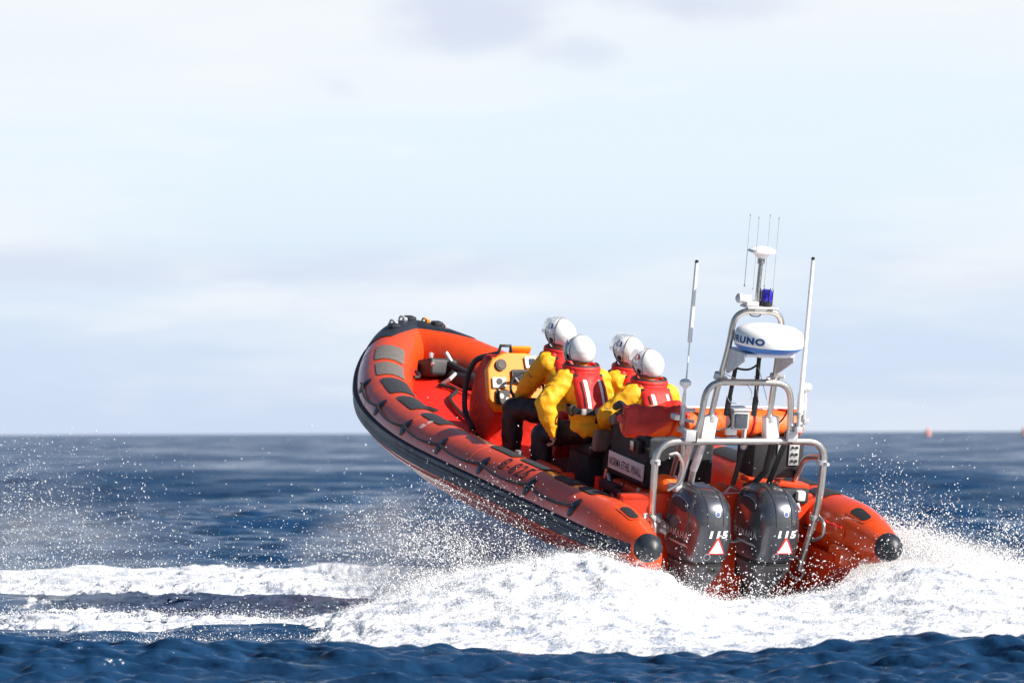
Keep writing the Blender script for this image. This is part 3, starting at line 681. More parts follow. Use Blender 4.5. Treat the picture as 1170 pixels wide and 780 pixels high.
for a, b in (((2.55, .36, .16), (2.2, .40, -.14)), ((2.2, .36, .14), (2.45, .40, -.14)), ((2.62, .34, .20), (2.66, .38, -.16)), ((1.9, .36, .16), (1.88, .40, -.1)), ((2.2, .37, -.0), (1.75, .37, .0))): mb.tube([a, b], .022, 10)
mb.build('locker_stand', M['steel'], boat)
mb = MB(); mb.box((2.38, .42, .08), (.34, .06, .09), bev=.02); mb.build('tool_pouch', M['locker'], boat)
mb = MB(); mb.tube([(2.05, .44, .07), (1.98, .44, .05), (1.7, .44, .03)], .022, 10); mb.box((2.12, .44, .07), (.14, .05, .07), bev=.02); mb.build('hand_pump', M['dark'], boat)
mb = MB(); mb.tube([(2.66, .40, .12), (2.66, .40, -.14)], .035, 12); mb.build('red_cylinder', M['red'], boat)
mb = MB(); mb.box((2.0, .1, -.02), (.9, .55, .34), bev=.04); mb.build('locker_base', M['skirt'], boat)
# orange funnel shaped drogue bag and stern shelf, port quarter
mb = MB(); mb.lathe([(.03, 0), (.045, .02), (.105, .12), (.118, .17), (.10, .215), (.05, .24), (0, .245)], (1.2, .47, .17), Matrix.Rotation(.15, 4, 'X'), seg=12); dg_ = mb.build('drogue_bag', M['bag'], boat)
mb = MB(); mb.lathe([(.04, 0), (.04, .06), (.03, .065)], (1.2, .475, .12), seg=12); mb.build('drogue_neck', M['textwhite'], dg_)
pipe('drogue_loop', [(1.2, .36, .40), (1.2, .32, .30), (1.2, .36, .18)], .012, 'textwhite', fr=.08)
mb = MB(); mb.box((1.25, .55, .085), (.30, .50, .05), bev=.02); mb.box((1.2, .5, .0), (.2, .10, .05), bev=.01); mb.build('stern_shelf', M['skirt'], boat)
mb = MB(); mb.box((1.12, .62, .02), (.14, .2, .16), bev=.03); mb.tube([(1.05, .72, .05), (1.0, .5, -.06), (1.02, .44, -.2)], .035, 10); mb.tube([(1.03, .62, .08), (1.0, .50, -.02)], .03, 10); mb.build('steering_ram', M['alu'], boat)
mb = MB(); mb.tube([(.98, .70, -.02), (.98, .56, -.14)], .018, 8); mb.tube([(.98, .54, .04), (.98, .66, -.12)], .018, 8); mb.build('hydraulic_hose', M['beige'], boat)
mb = MB(); mb.box((.42, .97, -.16), (.34, .20, .20), bev=.08, seg=4); mb.build('sponson_fairing', M['orange'], boat)
mb = MB(); mb.box((.42, -.97, -.16), (.34, .20, .20), bev=.08, seg=4); mb.build('sponson_fairing', M['orange'], boat)
# hull extensions under the stern tube ends
for s_ in (1, -1):
    mb = MB(); rows = []
    for i in range(9):
        t = i/8; x = 1.12-.72*t; zb_ = -.62+.30*t*t; rows.append([(x, s_*1.12, -.2), (x, s_*(1.14-.05*t), zb_+.12), (x, s_*1.02, zb_), (x, s_*.86, zb_+.02), (x, s_*.84, -.15)])
    mb.grid(rows, closed_u=True, cap0=True, cap1=True); mb.build('stern_sponson', M['hull'], boat)
# starboard inner tube: folded stowage bag with cord, cleat
q0, q1 = TL-s_at_x(.98), TL-s_at_x(.30)
patch(q0, q1-.08, -95, -68, .012, M['orange'], 'stowage_pouch', rc=.05)
rope('pouch_cord', [tsurf(q0+.05+.5*i/8, -70-2*(i % 2), .018) for i in range(9)], .009, M['red'])
decal('pouch_lettering', poly_tris(rrect(.26, .012, .004), .03), lambda a, b: tsurf((q0+q1)/2+a, -80+math.degrees(b/.275), .017), M['redbag'], boat)
rope('cleat', [tsurf(TL-s_at_x(1.05), -92, .0), tsurf(TL-s_at_x(1.0), -94, .035), tsurf(TL-s_at_x(.9), -94, .035), tsurf(TL-s_at_x(.86), -92, .0)], .016, M['dark'])
rope('hose_loop', [(1.02, -.78, -.28), (.95, -.86, -.34), (.9, -.82, -.46), (.95, -.74, -.44), (1.0, -.72, -.33), (1.05, -.8, -.3)], .012, M['alu'])
# switch panel under the right end of the frame
mb = MB(); mb.box((1.28, -.60, .58), (.35, .50, .36), bev=.03); el = mb.build('battery_locker', M['dark'], boat)
mb = MB(); mb.box((1.095, -.74, .63), (.012, .10, .22), bev=.004); mb.box((1.095, -.60, .68), (.012, .05, .12), bev=.004); mb.build('switch_panel', M['alu'], el)
for i in range(3):
    for j in range(2):
        mb = MB(); mb.lathe([(.013, 0), (.013, .012), (0, .014)], (1.088, -.72-.04*j, .56+.06*i), Matrix.Rotation(-PI/2, 4, 'Y'), seg=10); mb.build('toggle_switch', M['dark'], el)
mb = MB(); mb.box((1.14, -.60, .36), (.16, .62, .05), Matrix.Rotation(.1, 4, 'X'), bev=.015); mb.build('locker_shelf', M['skirt'], boat)
mb = MB(); mb.box((1.12, -.62, .25), (.18, .56, .14), bev=.03); mb.build('fuel_box', M['locker'], boat)
mb = MB(); mb.box((1.02, -.55, .20), (.02, .13, .09), Matrix.Rotation(.12, 4, 'X'), bev=.008); mb.box((1.02, -.36, .28), (.02, .12, .1), bev=.008); mb.build('gauge_plate', M['paper'], boat)
mb = MB(); mb.tube([(1.02, -.72, .16), (1.0, -.78, .19), (1.0, -.80, .13), (1.02, -.74, .09)], .016, 8); mb.box((1.02, -.80, .26), (.08, .08, .09), bev=.02); mb.build('fuel_filler', M['white'], boat)
# red fabric heap in the middle of the stern deck
remesh_union('tow_rope_heap', [('ell', (1.45+.1*rnd.random(), -.25+.05*k, .20+.06*rnd.random()), (.09, .07, .06)) for k in range(-2, 4)]+[('ell', (1.5, -.2, .1), (.2, .25, .14))], M['bag'], boat, .012, 3, .012, 22)
mb = MB(); mb.tube([(1.35, -.22, .22), (1.33, -.26, .28), (1.33, -.32, .25)], .012, 8); mb.build('rope_end', M['textwhite'], boat)

# ------------------------------------------------------------------ console
mb = MB()
poly = [(4.98, .24), (5.08, .50), (5.18, .78), (5.28, .80), (5.45, .62), (5.55, .30), (5.50, -.14), (5.10, -.14)]
pts = [(x, .44, z) for x, z in poly]; mb.prism(pts, (0, -.50, 0)); co = mb.build('console', M['redbag'], boat); md = co.modifiers.new('b', 'BEVEL'); md.width = .04; md.segments = 4
# dashboard: flat yellow panel leaning towards the helm
pu = Vector((0, -1, 0)); pvv = Vector((.34, 0, .94)).normalized(); pc = Vector((5.04, .19, .585))
nn = pu.cross(pvv)
def dash(a, b, off): return pc+pu*a+pvv*b+nn*(-off if nn.x > 0 else off)
out = [(-.31, -.18), (-.24, -.30), (.24, -.30), (.31, -.18), (.31, .12), (.25, .22), (.10, .26), (-.12, .26), (-.25, .20), (-.31, .10)]
mb = MB(); vv = [dash(a, b, .03) for a, b in out]; mb.prism(vv, (dash(0, 0, -.05)-dash(0, 0, .03))); da = mb.build('dashboard', M['console'], boat); md = da.modifiers.new('b', 'BEVEL'); md.width = .018; md.segments = 3
def dpart(name, shape, a, b, m, off=.045, rot=0, th=.02):
    c_, s_ = math.cos(rot), math.sin(rot); mb = MB(); mb.prism([dash(a+x*c_-y*s_, b+x*s_+y*c_, off) for x, y in shape], dash(0, 0, off-th)-dash(0, 0, off)); return mb.build(name, M[m], da)
dpart('compass', circle2(.055, 20), -.17, .14, 'dark', .05); dpart('compass_card', circle2(.036, 20), -.17, .14, 'grip', .056)
dpart('chart_screen', rrect(.17, .13, .015), .02, .03, 'dark', .055); dpart('screen_glass', rrect(.13, .09, .01), .02, .03, 'screen', .060)
dpart('gauge_plate', rrect(.14, .10, .01), -.20, -.03, 'paper', .05); dpart('gauge_dial', circle2(.03, 14), -.20, -.02, 'dark', .055)
dpart('switch_plate', rrect(.14, .13, .01), -.17, -.17, 'dark', .05); dpart('switch_dial', circle2(.026, 14), -.19, -.16, 'paper', .056); dpart('switch_dial', circle2(.02, 14), -.13, -.19, 'paper', .056)
dpart('radio_plate', rrect(.12, .11, .01), .14, .17, 'paper', .05, .1); dpart('radio_face', rrect(.06, .06, .01), .15, .17, 'screen', .056)
for a in (-.02,):
    mb = MB(); c_ = dash(a-.08 if a < 0 else a, .27, .0); mb.tube([c_+Vector((0, .07, -.02)), c_+Vector((0, .05, .06)), c_+Vector((0, -.05, .06)), c_+Vector((0, -.07, -.02))], .016, 10); mb.build('console_rail', M['dark'], co)
mb = MB(); c_ = dash(.03, -.10, .16); ring = [c_+pu*math.cos(t)*.17+pvv*math.sin(t)*.17*.9+nn*0 for t in [2*PI*k/32 for k in range(33)]]; mb.tube(ring, .014, 8); sw = mb.build('steering_wheel', M['dark'], boat)
for k in range(3):
    a = 2*PI*k/3+.3; mb = MB(); mb.tube([dash(.03, -.10, .10), c_+pu*math.cos(a)*.17+pvv*math.sin(a)*.153], .01, 8); mb.build('wheel_spoke', M['alu'], sw)
mb = MB(); mb.box((5.32, .05, .83), (.04, .22, .08), Matrix.Rotation(-.5, 4, 'Y'), bev=.02); mb.build('windscreen', M['console'], co)
mb = MB(); mb.tube(spline([(5.26, .30, .80), (5.42, .46, .70), (5.50, .50, .45), (5.46, .50, .2), (5.25, .50, .08)], 6), .028, 8); mb.build('console_edge', M['black'], co)

# ------------------------------------------------------------------ seat pods
SEATS = {'A': Vector((4.12, -.0, .40)), 'B': Vector((3.10, .30, .42)), 'C': Vector((3.37, -.32, .37)), 'D': Vector((2.54, -.12, .39))}
for k, p in SEATS.items():
    mb = MB(); mb.box(p+Vector((.0, 0, -.10)), (.56, .27, .12), bev=.045, seg=3); se = mb.build('saddle_seat', M['dark'], boat)
    mb = MB(); mb.box((p.x+.02, p.y, (p.z-.16-.22)/2), (.46, .24, p.z-.14+.22), bev=.04, taper=.9); mb.build('seat_pod', M['locker'] if k != 'D' else M['redbag'], se)
    mb = MB(); mb.box(p+Vector((-.30, 0, .0)), (.08, .24, .20), Matrix.Rotation(-.15, 4, 'Y'), bev=.035, seg=3); mb.build('back_bolster', M['skirt'] if k == 'A' else M['beige'], se)
    if k in 'AC':
        mb = MB(); c_ = p+Vector((-.36, .10, -.08)); mb.tube([c_+Vector((0, .03, .13)), c_+Vector((-.02, .06, .0)), c_+Vector((0, .03, -.13)), c_+Vector((0, -.04, -.10)), c_+Vector((0, -.04, .1)), c_+Vector((0, .03, .13))], .022, 8); mb.build('grab_handle', M['black'], se)
# red/orange padded bolster with oval handle behind the helm
mb = MB(); mb.box((3.56, .34, .34), (.10, .20, .44), Matrix.Rotation(-.12, 4, 'Y'), bev=.05, seg=4); bb = mb.build('padded_bolster', M['redbag'], boat)
mb = MB(); mb.tube([(3.52, .46, .48), (3.49, .47, .38), (3.50, .46, .26), (3.53, .40, .26), (3.53, .38, .46), (3.52, .46, .48)], .022, 8); mb.build('oval_handle', M['black'], bb)
mb = MB(); mb.tube([(3.50, .46, .46), (3.48, .47, .40)], .016, 8); mb.build('handle_tag', M['alu'], bb)
# orange triangular foot rest at the port side
mb = MB(); mb.tube(fillet([(3.30, .78, -.20), (3.24, .74, .13), (2.82, .72, .12), (2.72, .76, -.20), (3.30, .78, -.20)], .05), .045, 10); mb.box((2.74, .72, -.04), (.05, .22, .36), bev=.02); mb.build('foot_rest', M['skirt'], boat)
mb = MB(); mb.prism([(3.3, .94, .20), (2.75, .92, .17), (2.62, .80, -.02), (3.2, .84, .04)], (0, -.09, -.02)); mb.build('thigh_guard', M['skirt'], boat)
mb = MB(); mb.tube([(3.98, .62, -.2), (3.98, .60, .06)], .03, 10); mb.lathe([(0, 0), (.035, .0), (.035, .05), (0, .06)], (3.98, .60, .06), seg=14); mb.build('deck_post', M['alu'], boat)
rope('foot_strap', [(2.9, .88, -.1), (2.75, .80, .0), (2.6, .84, -.06)], .03, M['locker'])
# ------------------------------------------------------------------ crew
def ik(s, h, l1, l2, hint):
    s, h = Vector(s), Vector(h); d = h-s; L = min(d.length, (l1+l2)*.995); u = d.normalized(); h = s+u*L
    a = (l1*l1-l2*l2+L*L)/(2*L); hh = math.sqrt(max(0, l1*l1-a*a)); hv = Vector(hint); hv = (hv-u*hv.dot(u)).normalized()
    return s+u*a+hv*hh, h
HEADS = {'A': Vector((4.40, .08, 1.13)), 'B': Vector((3.33, .37, 1.15)), 'C': Vector((3.61, -.25, 1.10)), 'D': Vector((2.77, -.05, 1.12))}
def person(key, label, handL, handR, yaw=0.0, pitchh=0.0, lean=0.0, kneeL=(.38, .24, -.06), kneeR=(.38, -.24, -.06), visor='up', seed=0, tw=0.0, footz=-.56):
    Sp = [Vector(p) for p in ((0, 0, .04), (.03, 0, .20), (.11+lean*.4, 0, .38), (.17+lean*.8, 0, .51), (.20+lean, 0, .60), (.25+lean, 0, .715))]
    RZ = Matrix.Rotation(tw, 4, 'Z')
    Sp = [RZ @ p for p in Sp]
    base = HEADS[key]-Sp[5]-Vector((0, 0, .018))
    fw = RZ @ Vector((1, 0, 0)); lf = RZ @ Vector((0, 1, 0))
    sh = {s: Sp[3]+lf*.19*s-Vector((0, 0, .025)) for s in (1, -1)}
    hd = Sp[5]
    hands = {1: Vector(handL), -1: Vector(handR)}; knees = {1: Vector(kneeL), -1: Vector(kneeR)}
    # body: one continuous surface -------------------------------------
    shp = []
    tors = [(Sp[0], .13, .10), (Sp[1], .125, .095), (Sp[2], .15, .10), (Sp[3], .15, .085)]
    for p, a, b in tors: shp.append(('ell', p, (b, a, .12)))
    shp += [('cap', Sp[0], Sp[1], .10, .10), ('cap', Sp[1], Sp[2], .10, .10), ('cap', Sp[3], Sp[4], .07, .052), ('cap', Sp[4], hd, .052, .055)]
    HR = Matrix.Rotation(tw+yaw, 4, 'Z') @ Matrix.Rotation(pitchh, 4, 'Y')
    H = lambda x, y, z: hd+(HR @ Vector((x, y, z)))
    shp += [('ell', H(0, 0, .03), (.095, .075, .105), HR), ('ell', H(.025, 0, -.055), (.07, .055, .065), HR), ('cap', H(.085, 0, .012), H(.105, 0, -.02), .008, .013),
            ('ell', H(.083, 0, -.058), (.012, .025, .007), HR), ('ell', H(.07, .03, .02), (.02, .016, .012), HR), ('ell', H(.07, -.03, .02), (.02, .016, .012), HR),
            ('ell', H(0, .078, 0), (.018, .008, .03), HR), ('ell', H(0, -.078, 0), (.018, .008, .03), HR)]
    arms = {}; hdir = {}
    for s in (1, -1):
        el, hn = ik(sh[s], hands[s], .30, .27, (-.25, .9*s, -.5)); arms[s] = (sh[s], el, hn)
        d = (hn-el).normalized(); hdir[s] = d
        side = d.cross(Vector((0, 0, 1))).normalized()*s; dn = d.cross(side).normalized(); dn = dn if dn.z < 0 else -dn
        shp += [('cap', Sp[3], sh[s], .07, .06), ('cap', sh[s], el, .052, .04), ('cap', el, hn, .04, .028)]
        # hand: palm and five bent fingers
        pc_ = hn+d*.05; shp += [('cap', hn, pc_+d*.02+side*.0, .026, .026), ('cap', pc_-side*.022, pc_+d*.025-side*.022, .018, .014), ('cap', pc_+side*.022, pc_+d*.025+side*.02, .018, .014)]
        for k, (o_, l_) in enumerate(((-.033, .062), (-.011, .074), (.011, .07), (.032, .055))):
            b0 = pc_+d*.035-side*o_; b1 = b0+(d*.8+dn*.5).normalized()*l_*.5; b2 = b1+(d*.15+dn).normalized()*l_*.5; b3 = b2+(dn*.7-d*.7).normalized()*l_*.3
            shp += [('cap', b0, b1, .0092, .0085), ('cap', b1, b2, .0085, .008), ('cap', b2, b3, .008, .0068)]
        t0 = hn+d*.025+side*.026*(-1); t1 = t0-side*.03+d*.025+dn*.01; t2 = t1+d*.03+dn*.02
        shp += [('cap', t0, t1, .013, .011), ('cap', t1, t2, .0105, .009)]
    feet = {}
    for s in (1, -1):
        hp = Sp[0]+lf*.09*s; kn = knees[s]; an = Vector((kn.x-.10, kn.y+.02*s, footz)); feet[s] = (hp, kn, an)
        shp += [('cap', hp, kn, .075, .055), ('cap', kn, an, .055, .038), ('cap', an+Vector((-.03, 0, -.03)), an+Vector((.15, .01*s, -.045)), .035, .03)]
    root = remesh_union('person', shp, M['skin'], None, .0065, 2)
    root.matrix_world = BM @ Matrix.Translation(base)
    tag(root, label, 'person', 'lifeboat crew')
    # yellow jacket ------------------------------------------------------
    shp = []
    for p, a, b, c in [(Sp[0]+Vector((0, 0, .03)), .205, .175, .11), (Sp[1], .19, .165, .14), (Sp[2], .205, .15, .15), (Sp[3]-Vector((.0, 0, .02)), .205, .115, .095)]: shp.append(('ell', p, (b, a, c), RZ))
    shp += [('cap', Sp[3], Sp[4]-Vector((0, 0, .02)), .09, .072)]
    for s in (1, -1):
        a, e, h = arms[s]; m1 = a.lerp(e, .5)
        shp += [('cap', Sp[3]+lf*.06*s, a, .095, .096), ('cap', a, m1, .096, .094), ('cap', m1, e, .094, .088), ('cap', e, e.lerp(h, .55), .088, .082), ('cap', e.lerp(h, .55), h+hdir[s]*.01, .082, .052)]
    ja = remesh_union('jacket', shp, M['yellow'], root, .011, 3, .0125, 9, seed)
    # trousers, boots ----------------------------------------------------
    shp = [('ell', Sp[0]+Vector((-.01, 0, -.01)), (.14, .165, .11), RZ)]
    for s in (1, -1):
        hp, kn, an = feet[s]; shp += [('cap', hp, hp.lerp(kn, .5), .108, .115), ('cap', hp.lerp(kn, .5), kn, .12, .10), ('cap', kn, kn.lerp(an, .45), .10, .098), ('cap', kn.lerp(an, .45), an+Vector((0, 0, .08)), .098, .072)]
    remesh_union('trousers', shp, M['trouser'], root, .013, 4, .010, 8, seed+3)
    for s in (1, -1):
        hp, kn, an = feet[s]
        remesh_union('boot', [('cap', an+Vector((0, 0, .12)), an+Vector((0, 0, -.02)), .056, .052), ('cap', an+Vector((-.035, 0, -.04)), an+Vector((.17, .01*s, -.05)), .05, .042), ('cap', an+Vector((.02, 0, .0)), an+Vector((.12, .01*s, -.04)), .05, .04)], M['boot'], root, .012, 3)
    for s in (1, -1):
        a, e, h = arms[s]; mb = MB(); d = hdir[s]; mb.tube([h-d*.02, h+d*.0, h+d*.018], [.047, .049, .042], 16); mb.build('wrist_seal', M['glove'], root)
    # helmet ---------------------------------------------------------------
    rows = []
    nA, nB = 26, 48
    for i in range(nA+1):
        th = PI*.0+ (i/nA)*1.0
        row = []
        for j in range(nB):
            az = 2*PI*j/nB                          # 0 = face
            face = max(0, math.cos(az))             # opening at the front
            lim = R_(128)-R_(62)*max(0, (face-.35)/.65)**.7 if face > .35 else R_(128)-R_(6)*(1-abs(math.cos(az)))
            a = .02+(lim-.02)*th
            r = Vector((math.sin(a)*math.cos(az)*.152, math.sin(a)*math.sin(az)*.134, math.cos(a)*.148))
            if a > R_(95): r.x *= .97; r.y *= 1-.10*((a-R_(95))/R_(33))**2
            row.append(H(r.x-.008, r.y, r.z+.022))
        rows.append(row)
    mb = MB(); mb.grid(rows, closed_u=True, cap0=True); hm = mb.build('helmet', M['helmet'], root, angle=60)
    sm = hm.modifiers.new('t', 'SOLIDIFY'); sm.thickness = .018; sm.offset = -1
    mb = MB(); mb.tube(rows[-1]+[rows[-1][0]], .009, 8); mb.build('helmet_trim', M['grip'], hm)
    hbv = BVHTree.FromPolygons([v.co.copy() for v in hm.data.vertices], [tuple(p.vertices) for p in hm.data.polygons])
    for s in (1, -1):
        u_ = HR @ Vector((-s, 0, 0)); v_ = HR @ Vector((0, 0, 1)); dd = HR @ Vector((0, -s, 0))
        fn = caster(hbv, H(.005, s*.6, -.025), u_, v_, dd, .003); d1 = decal('ear_vent', poly_tris(circle2(.025, 18), .02), fn, M['dark'], hm)
        for x_, z_ in ((.065, .0), (.04, -.07), (-.02, .035), (.05, .045), (-.03, -.06)):
            fn = caster(hbv, H(x_, s*.6, z_), u_, v_, dd, .003); decal('rivet', poly_tris(circle2(.0055, 10), .02), fn, M['dark'], hm)
        fn = caster(hbv, H(.045, s*.6, .105), u_, v_, dd, .003)
        decal('helmet_emblem', poly_tris([(-.042, -.024), (.0, -.034), (.04, -.018), (.036, .012), (.0, .026), (-.036, .016)], .02), fn, M['textblue'] if seed % 2 else M['redbag'], hm)
        fn = caster(hbv, H(.045, s*.6, .105), u_, v_, dd, .005)
        decal('emblem_face', poly_tris([(-.026, -.012), (.0, -.02), (.022, -.01), (.02, .004), (.0, .012), (-.022, .006)], .02), fn, M['paper'], hm)
    mb = MB(); mb.tube([H(-.008+math.sin(a)*math.cos(R_(100))*.154, math.sin(a)*math.sin(R_(100))*.136, .022+math.cos(a)*.150) for a in [R_(-118+236*k/30) for k in range(31)]], .0035, 6); mb.build('helmet_seam', M['grip'], hm)
    for s in (1, -1):
        mb = MB(); mb.tube(spline([H(.03, s*.126, -.06), H(.035, s*.105, -.12), H(.05, s*.05, -.15)], 5), .009, 6); mb.build('chin_strap', M['strap'], hm)
    # visor
    rows = []
    a0, a1 = (R_(40), R_(98)) if visor != 'side' else (R_(50), R_(118))
    for i in range(9):
        a = a0+(a1-a0)*i/8; row = []
        for j in range(25):
            az = R_(-82+164*j/24); row.append(H(math.sin(a)*math.cos(az)*.195-.005, math.sin(a)*math.sin(az)*.142, math.cos(a)*.17+.015+(.03 if visor == 'up' else 0)))
        rows.append(row)
    mb = MB(); mb.grid(rows); v = mb.build('visor', M['visor' if visor != 'side' else 'visor_grey'], hm); sm = v.modifiers.new('t', 'SOLIDIFY'); sm.thickness = .003
    # life jacket ----------------------------------------------------------
    jb = bvh_of(ja)
    def tsf(ang, z, off):            # wrap round the torso; ang 0 = front, 180 = back
        zz = [p.z for p in Sp]; k = 0
        while k < 4 and zz[k+1] < z: k += 1
        c = Sp[k].lerp(Sp[k+1], (z-zz[k])/max(1e-4, zz[k+1]-zz[k]))
        d = RZ @ Vector((math.cos(R_(ang)), math.sin(R_(ang)), 0)); loc, n_, i_, ds = jb.ray_cast(c, d, .5)
        w = .20 if z < .45 else .19; dp = .14
        base_r = 1/math.sqrt((math.cos(R_(ang))/dp)**2+(math.sin(R_(ang))/w)**2)
        return c+d*(base_r+off)
    rows = []
    NZ, NA_ = 16, 20
    for i in range(NZ+1):
        z = .20+(.575-.20)*i/NZ; t = i/NZ; hw = 68*(1-.10*(1-t)**2) if t < .85 else 68-16*(t-.85)/.15
        pr_ = .03+.03*math.sin(PI*min(1, t*1.05+.05))**.6
        row = []
        for j in range(NA_+1):
            q = -1+2*j/NA_; e_ = (1-abs(q)**3)**.6*(min(1, (1-t)*9+.0))**.5*min(1, t*8+.15)**.5
            row.append(tsf(180-q*hw*1.0, z, -.02+(pr_+.018)*max(.0, e_)+.004*mnoise.noise(Vector((q*3, z*14, seed)))))
        rows.append(row)
    mb = MB(); mb.grid(rows); lj = mb.build('life_jacket', M['vest'], root, angle=60); lj_b = bvh_of(lj)
    sm = lj.modifiers.new('t', 'SOLIDIFY'); sm.thickness = .03; sm.offset = -1
    bk = RZ @ Vector((-1, 0, 0)); rt = RZ @ Vector((0, -1, 0))
    ctr = Sp[2].copy(); ctr.z = .40
    for s in (1, -1):
        fn = caster(lj_b, ctr+bk*1.0, rt, Vector((0, 0, 1)), -bk, .004)
        decal('reflective_strip', poly_tris([(s*.075-.016+dx_, -.125+dy_) for dx_, dy_ in ((0, 0), (.032, 0), (.032, .24), (0, .24))], .03), fn, M['reflective'], lj)
        fn = caster(lj_b, ctr+bk*1.0, rt, Vector((0, 0, 1)), -bk, .005)
        decal('panel_edge', poly_tris([(s*.110-.006, -.12), (s*.110+.006, -.12), (s*.112+.006, .10), (s*.112-.007, .10)], .03), fn, M['strap'], lj)
        # front lobe
        rows = []
        for i in range(9):
            z = .16+.40*i/8; rows.append([tsf(s*(14+34*j/6), z, .012+.045*math.sin(PI*(j+.3)/6.6)*math.sin(PI*(i+.8)/9.6)) for j in range(7)])
        mb = MB(); mb.grid(rows); o = mb.build('front_lobe', M['vest'], lj); sm = o.modifiers.new('t', 'SOLIDIFY'); sm.thickness = .02; sm.offset = -1
    # collar: red rolls with a black band
    nk = Sp[4]+Vector((-.0, 0, .012))
    def ring(r, z, th, nm, m_, a0=30, a1=330, tilt=-.25, sy=1.12):
        pts = []
        for k in range(29):
            a = R_(a0+(a1-a0)*k/28); pts.append(nk+(RZ @ Vector((r*math.cos(a), r*sy*math.sin(a), z+tilt*r*math.cos(a)*-1*0+tilt*(-r*math.cos(a))*.25))))
        mb = MB(); mb.tube(pts, [th*.6]+[th]*27+[th*.6], 12); return mb.build(nm, m_, lj)
    ring(.115, -.045, .050, 'collar', M['vest']); ring(.128, -.012, .034, 'collar', M['vest']); ring(.158, -.078, .028, 'collar_band', M['strap'], sy=1.2); ring(.135, .012, .016, 'collar_band', M['strap'], 80, 280)
    remesh_union('shoulder_yoke', [('cap', sh[1]+Vector((-.04, -.05, .075)), Sp[4]+Vector((-.05, .04, -.02)), .03, .05), ('cap', sh[-1]+Vector((-.04, .05, .075)), Sp[4]+Vector((-.05, -.04, -.02)), .03, .05)], M['vest'], lj, .012, 3)
    # waist belt and buckle
    mb = MB(); hb_ = .026
    rows = [[tsf(360*k/40, z, o_) if not (112 < 360*k/40 < 248) else tsf(360*k/40, z, o_+.040) for k in range(40)] for z, o_ in ((.245-hb_, .002), (.245-hb_, .016), (.245+hb_, .016), (.245+hb_, .002))]
    mb.grid(rows, closed_u=True, closed_v=True); mb.build('waist_belt', M['strap'], lj)
    for a in (140, 215):
        mb = MB(); c_ = tsf(a, .245, .062); mb.box(c_, (.035, .045, .055), bev=.01); mb.build('belt_buckle', M['alu'], lj)
    c_ = tsf(112, .25, .045); mb = MB(); mb.tube([c_+Vector((0, 0, .045)), c_+Vector((-.02, .03, .02)), c_+Vector((-.02, .03, -.03)), c_+Vector((0, 0, -.05)), c_+Vector((.01, -.03, -.03)), c_+Vector((.01, -.03, .03)), c_+Vector((0, 0, .045))], .013, 8); mb.build('harness_ring', M['dark'], lj)
    c_ = tsf(178, .22, .045); mb = MB(); mb.tube([c_, c_+Vector((.02, 0, -.08)), c_+Vector((.05, 0, -.16))], .018, 6); mb.build('crotch_strap', M['strap'], lj)
    # little sleeve emblem
    for s in (1,):
        a, e, h = arms[s]; c_ = a.lerp(e, .62)
        ax = (e-a).normalized(); fn = caster(jb, c_+lf*.5*s+bk*.15, ax.cross(lf).normalized(), -ax, -lf*s-bk*.3, .003)
        decal('sleeve_emblem', poly_tris([(-.028, .012), (-.022, -.016), (.026, -.012), (.022, .0), (-.012, -.004), (-.016, .012)], .02), fn, M['grip'], ja)
    return root
person('A', 'crew member in yellow jacket sitting foremost behind the yellow console, face turned left', (.64, .26, .06), (.74, -.06, .24), yaw=.35, visor='up', seed=1, lean=.05, tw=.15, kneeL=(.52, .36, .0), kneeR=(.5, -.2, .0))
person('B', 'crew member with grey visor edge and red lifejacket back showing, nearest the port tube', (.07, .34, .03), (.34, -.05, .12), yaw=.05, visor='side', seed=2, lean=.03, pitchh=.12, kneeL=(.36, .30, -.05), tw=.08)
person('C', 'crew member mostly hidden behind the rearmost one, white helmet with a blue emblem', (.44, .20, .10), (.46, -.18, .10), yaw=.35, visor='up', seed=3, lean=.06, pitchh=-.08, tw=.2)
person('D', 'crew member sitting rearmost next to the orange bag, left arm stretched forward', (.43, .34, .18), (.40, -.1, .08), yaw=.42, visor='up', seed=4, lean=.05, pitchh=.06, kneeL=(.32, .28, -.08), tw=.08)
# ------------------------------------------------------------------ sea
_w = np.random.RandomState(11)
waves = []
for lam, amp, n in ((9, .05, 5), (4.5, .030, 7), (2.4, .022, 9), (1.3, .014, 12), (.75, .0085, 14), (.42, .0045, 16), (.24, .0022, 16)):
    for _ in range(n):
        L = lam*(.75+.5*_w.rand()); th = R_(-95)+_w.randn()*.55
        waves.append((2*PI/L, th, amp/math.sqrt(n)*1.6, _w.rand()*2*PI, L))
SW_X = [-9, -4.6, -2.8, -1.3, .6, 1.6, 2.1, 2.9, 3.7, 9]
SW_Z = [.30, .30, .22, .17, .07, .09, .15, .25, .24, .24]
def sea_h(x, y, step):
    z = np.zeros_like(x)
    for k, th, a, ph, L in waves:
        w = np.clip((L/step-3)/3, 0, 1)
        p = k*(x*math.cos(th)+y*math.sin(th))+ph
        s = np.sin(p); nf = np.clip((46.5-y)/2, 0, 1)*np.clip((y-34)/4, 0, 1); w = w*(1+.6*np.clip((y-75)/25, 0, 1)*(L < 6))*(1+nf*(-.75 if L > 1.5 else (-.3 if L > .7 else 1.7)))
        z += w*a*(s+.25*np.cos(2*p))
    # gust patches: calmer and rougher water
    g = 1+.55*fbm(x/14, y/26, 3, 5)
    z = z*g
    sw = np.interp(x, SW_X, SW_Z)*np.exp(-((y-41.3-.25*np.sin(x*.7))/1.25)**2)          # swell in front of the wake
    z = z*np.where((y > 43) & (y < 60) & (np.abs(x) < 7), .7, 1.0) + sw
    z -= .22*np.exp(-((x-1.6)/1.6)**2-((y-51.5)/2.0)**2)                        # hole behind the transom
    return z
ys = [4.0]
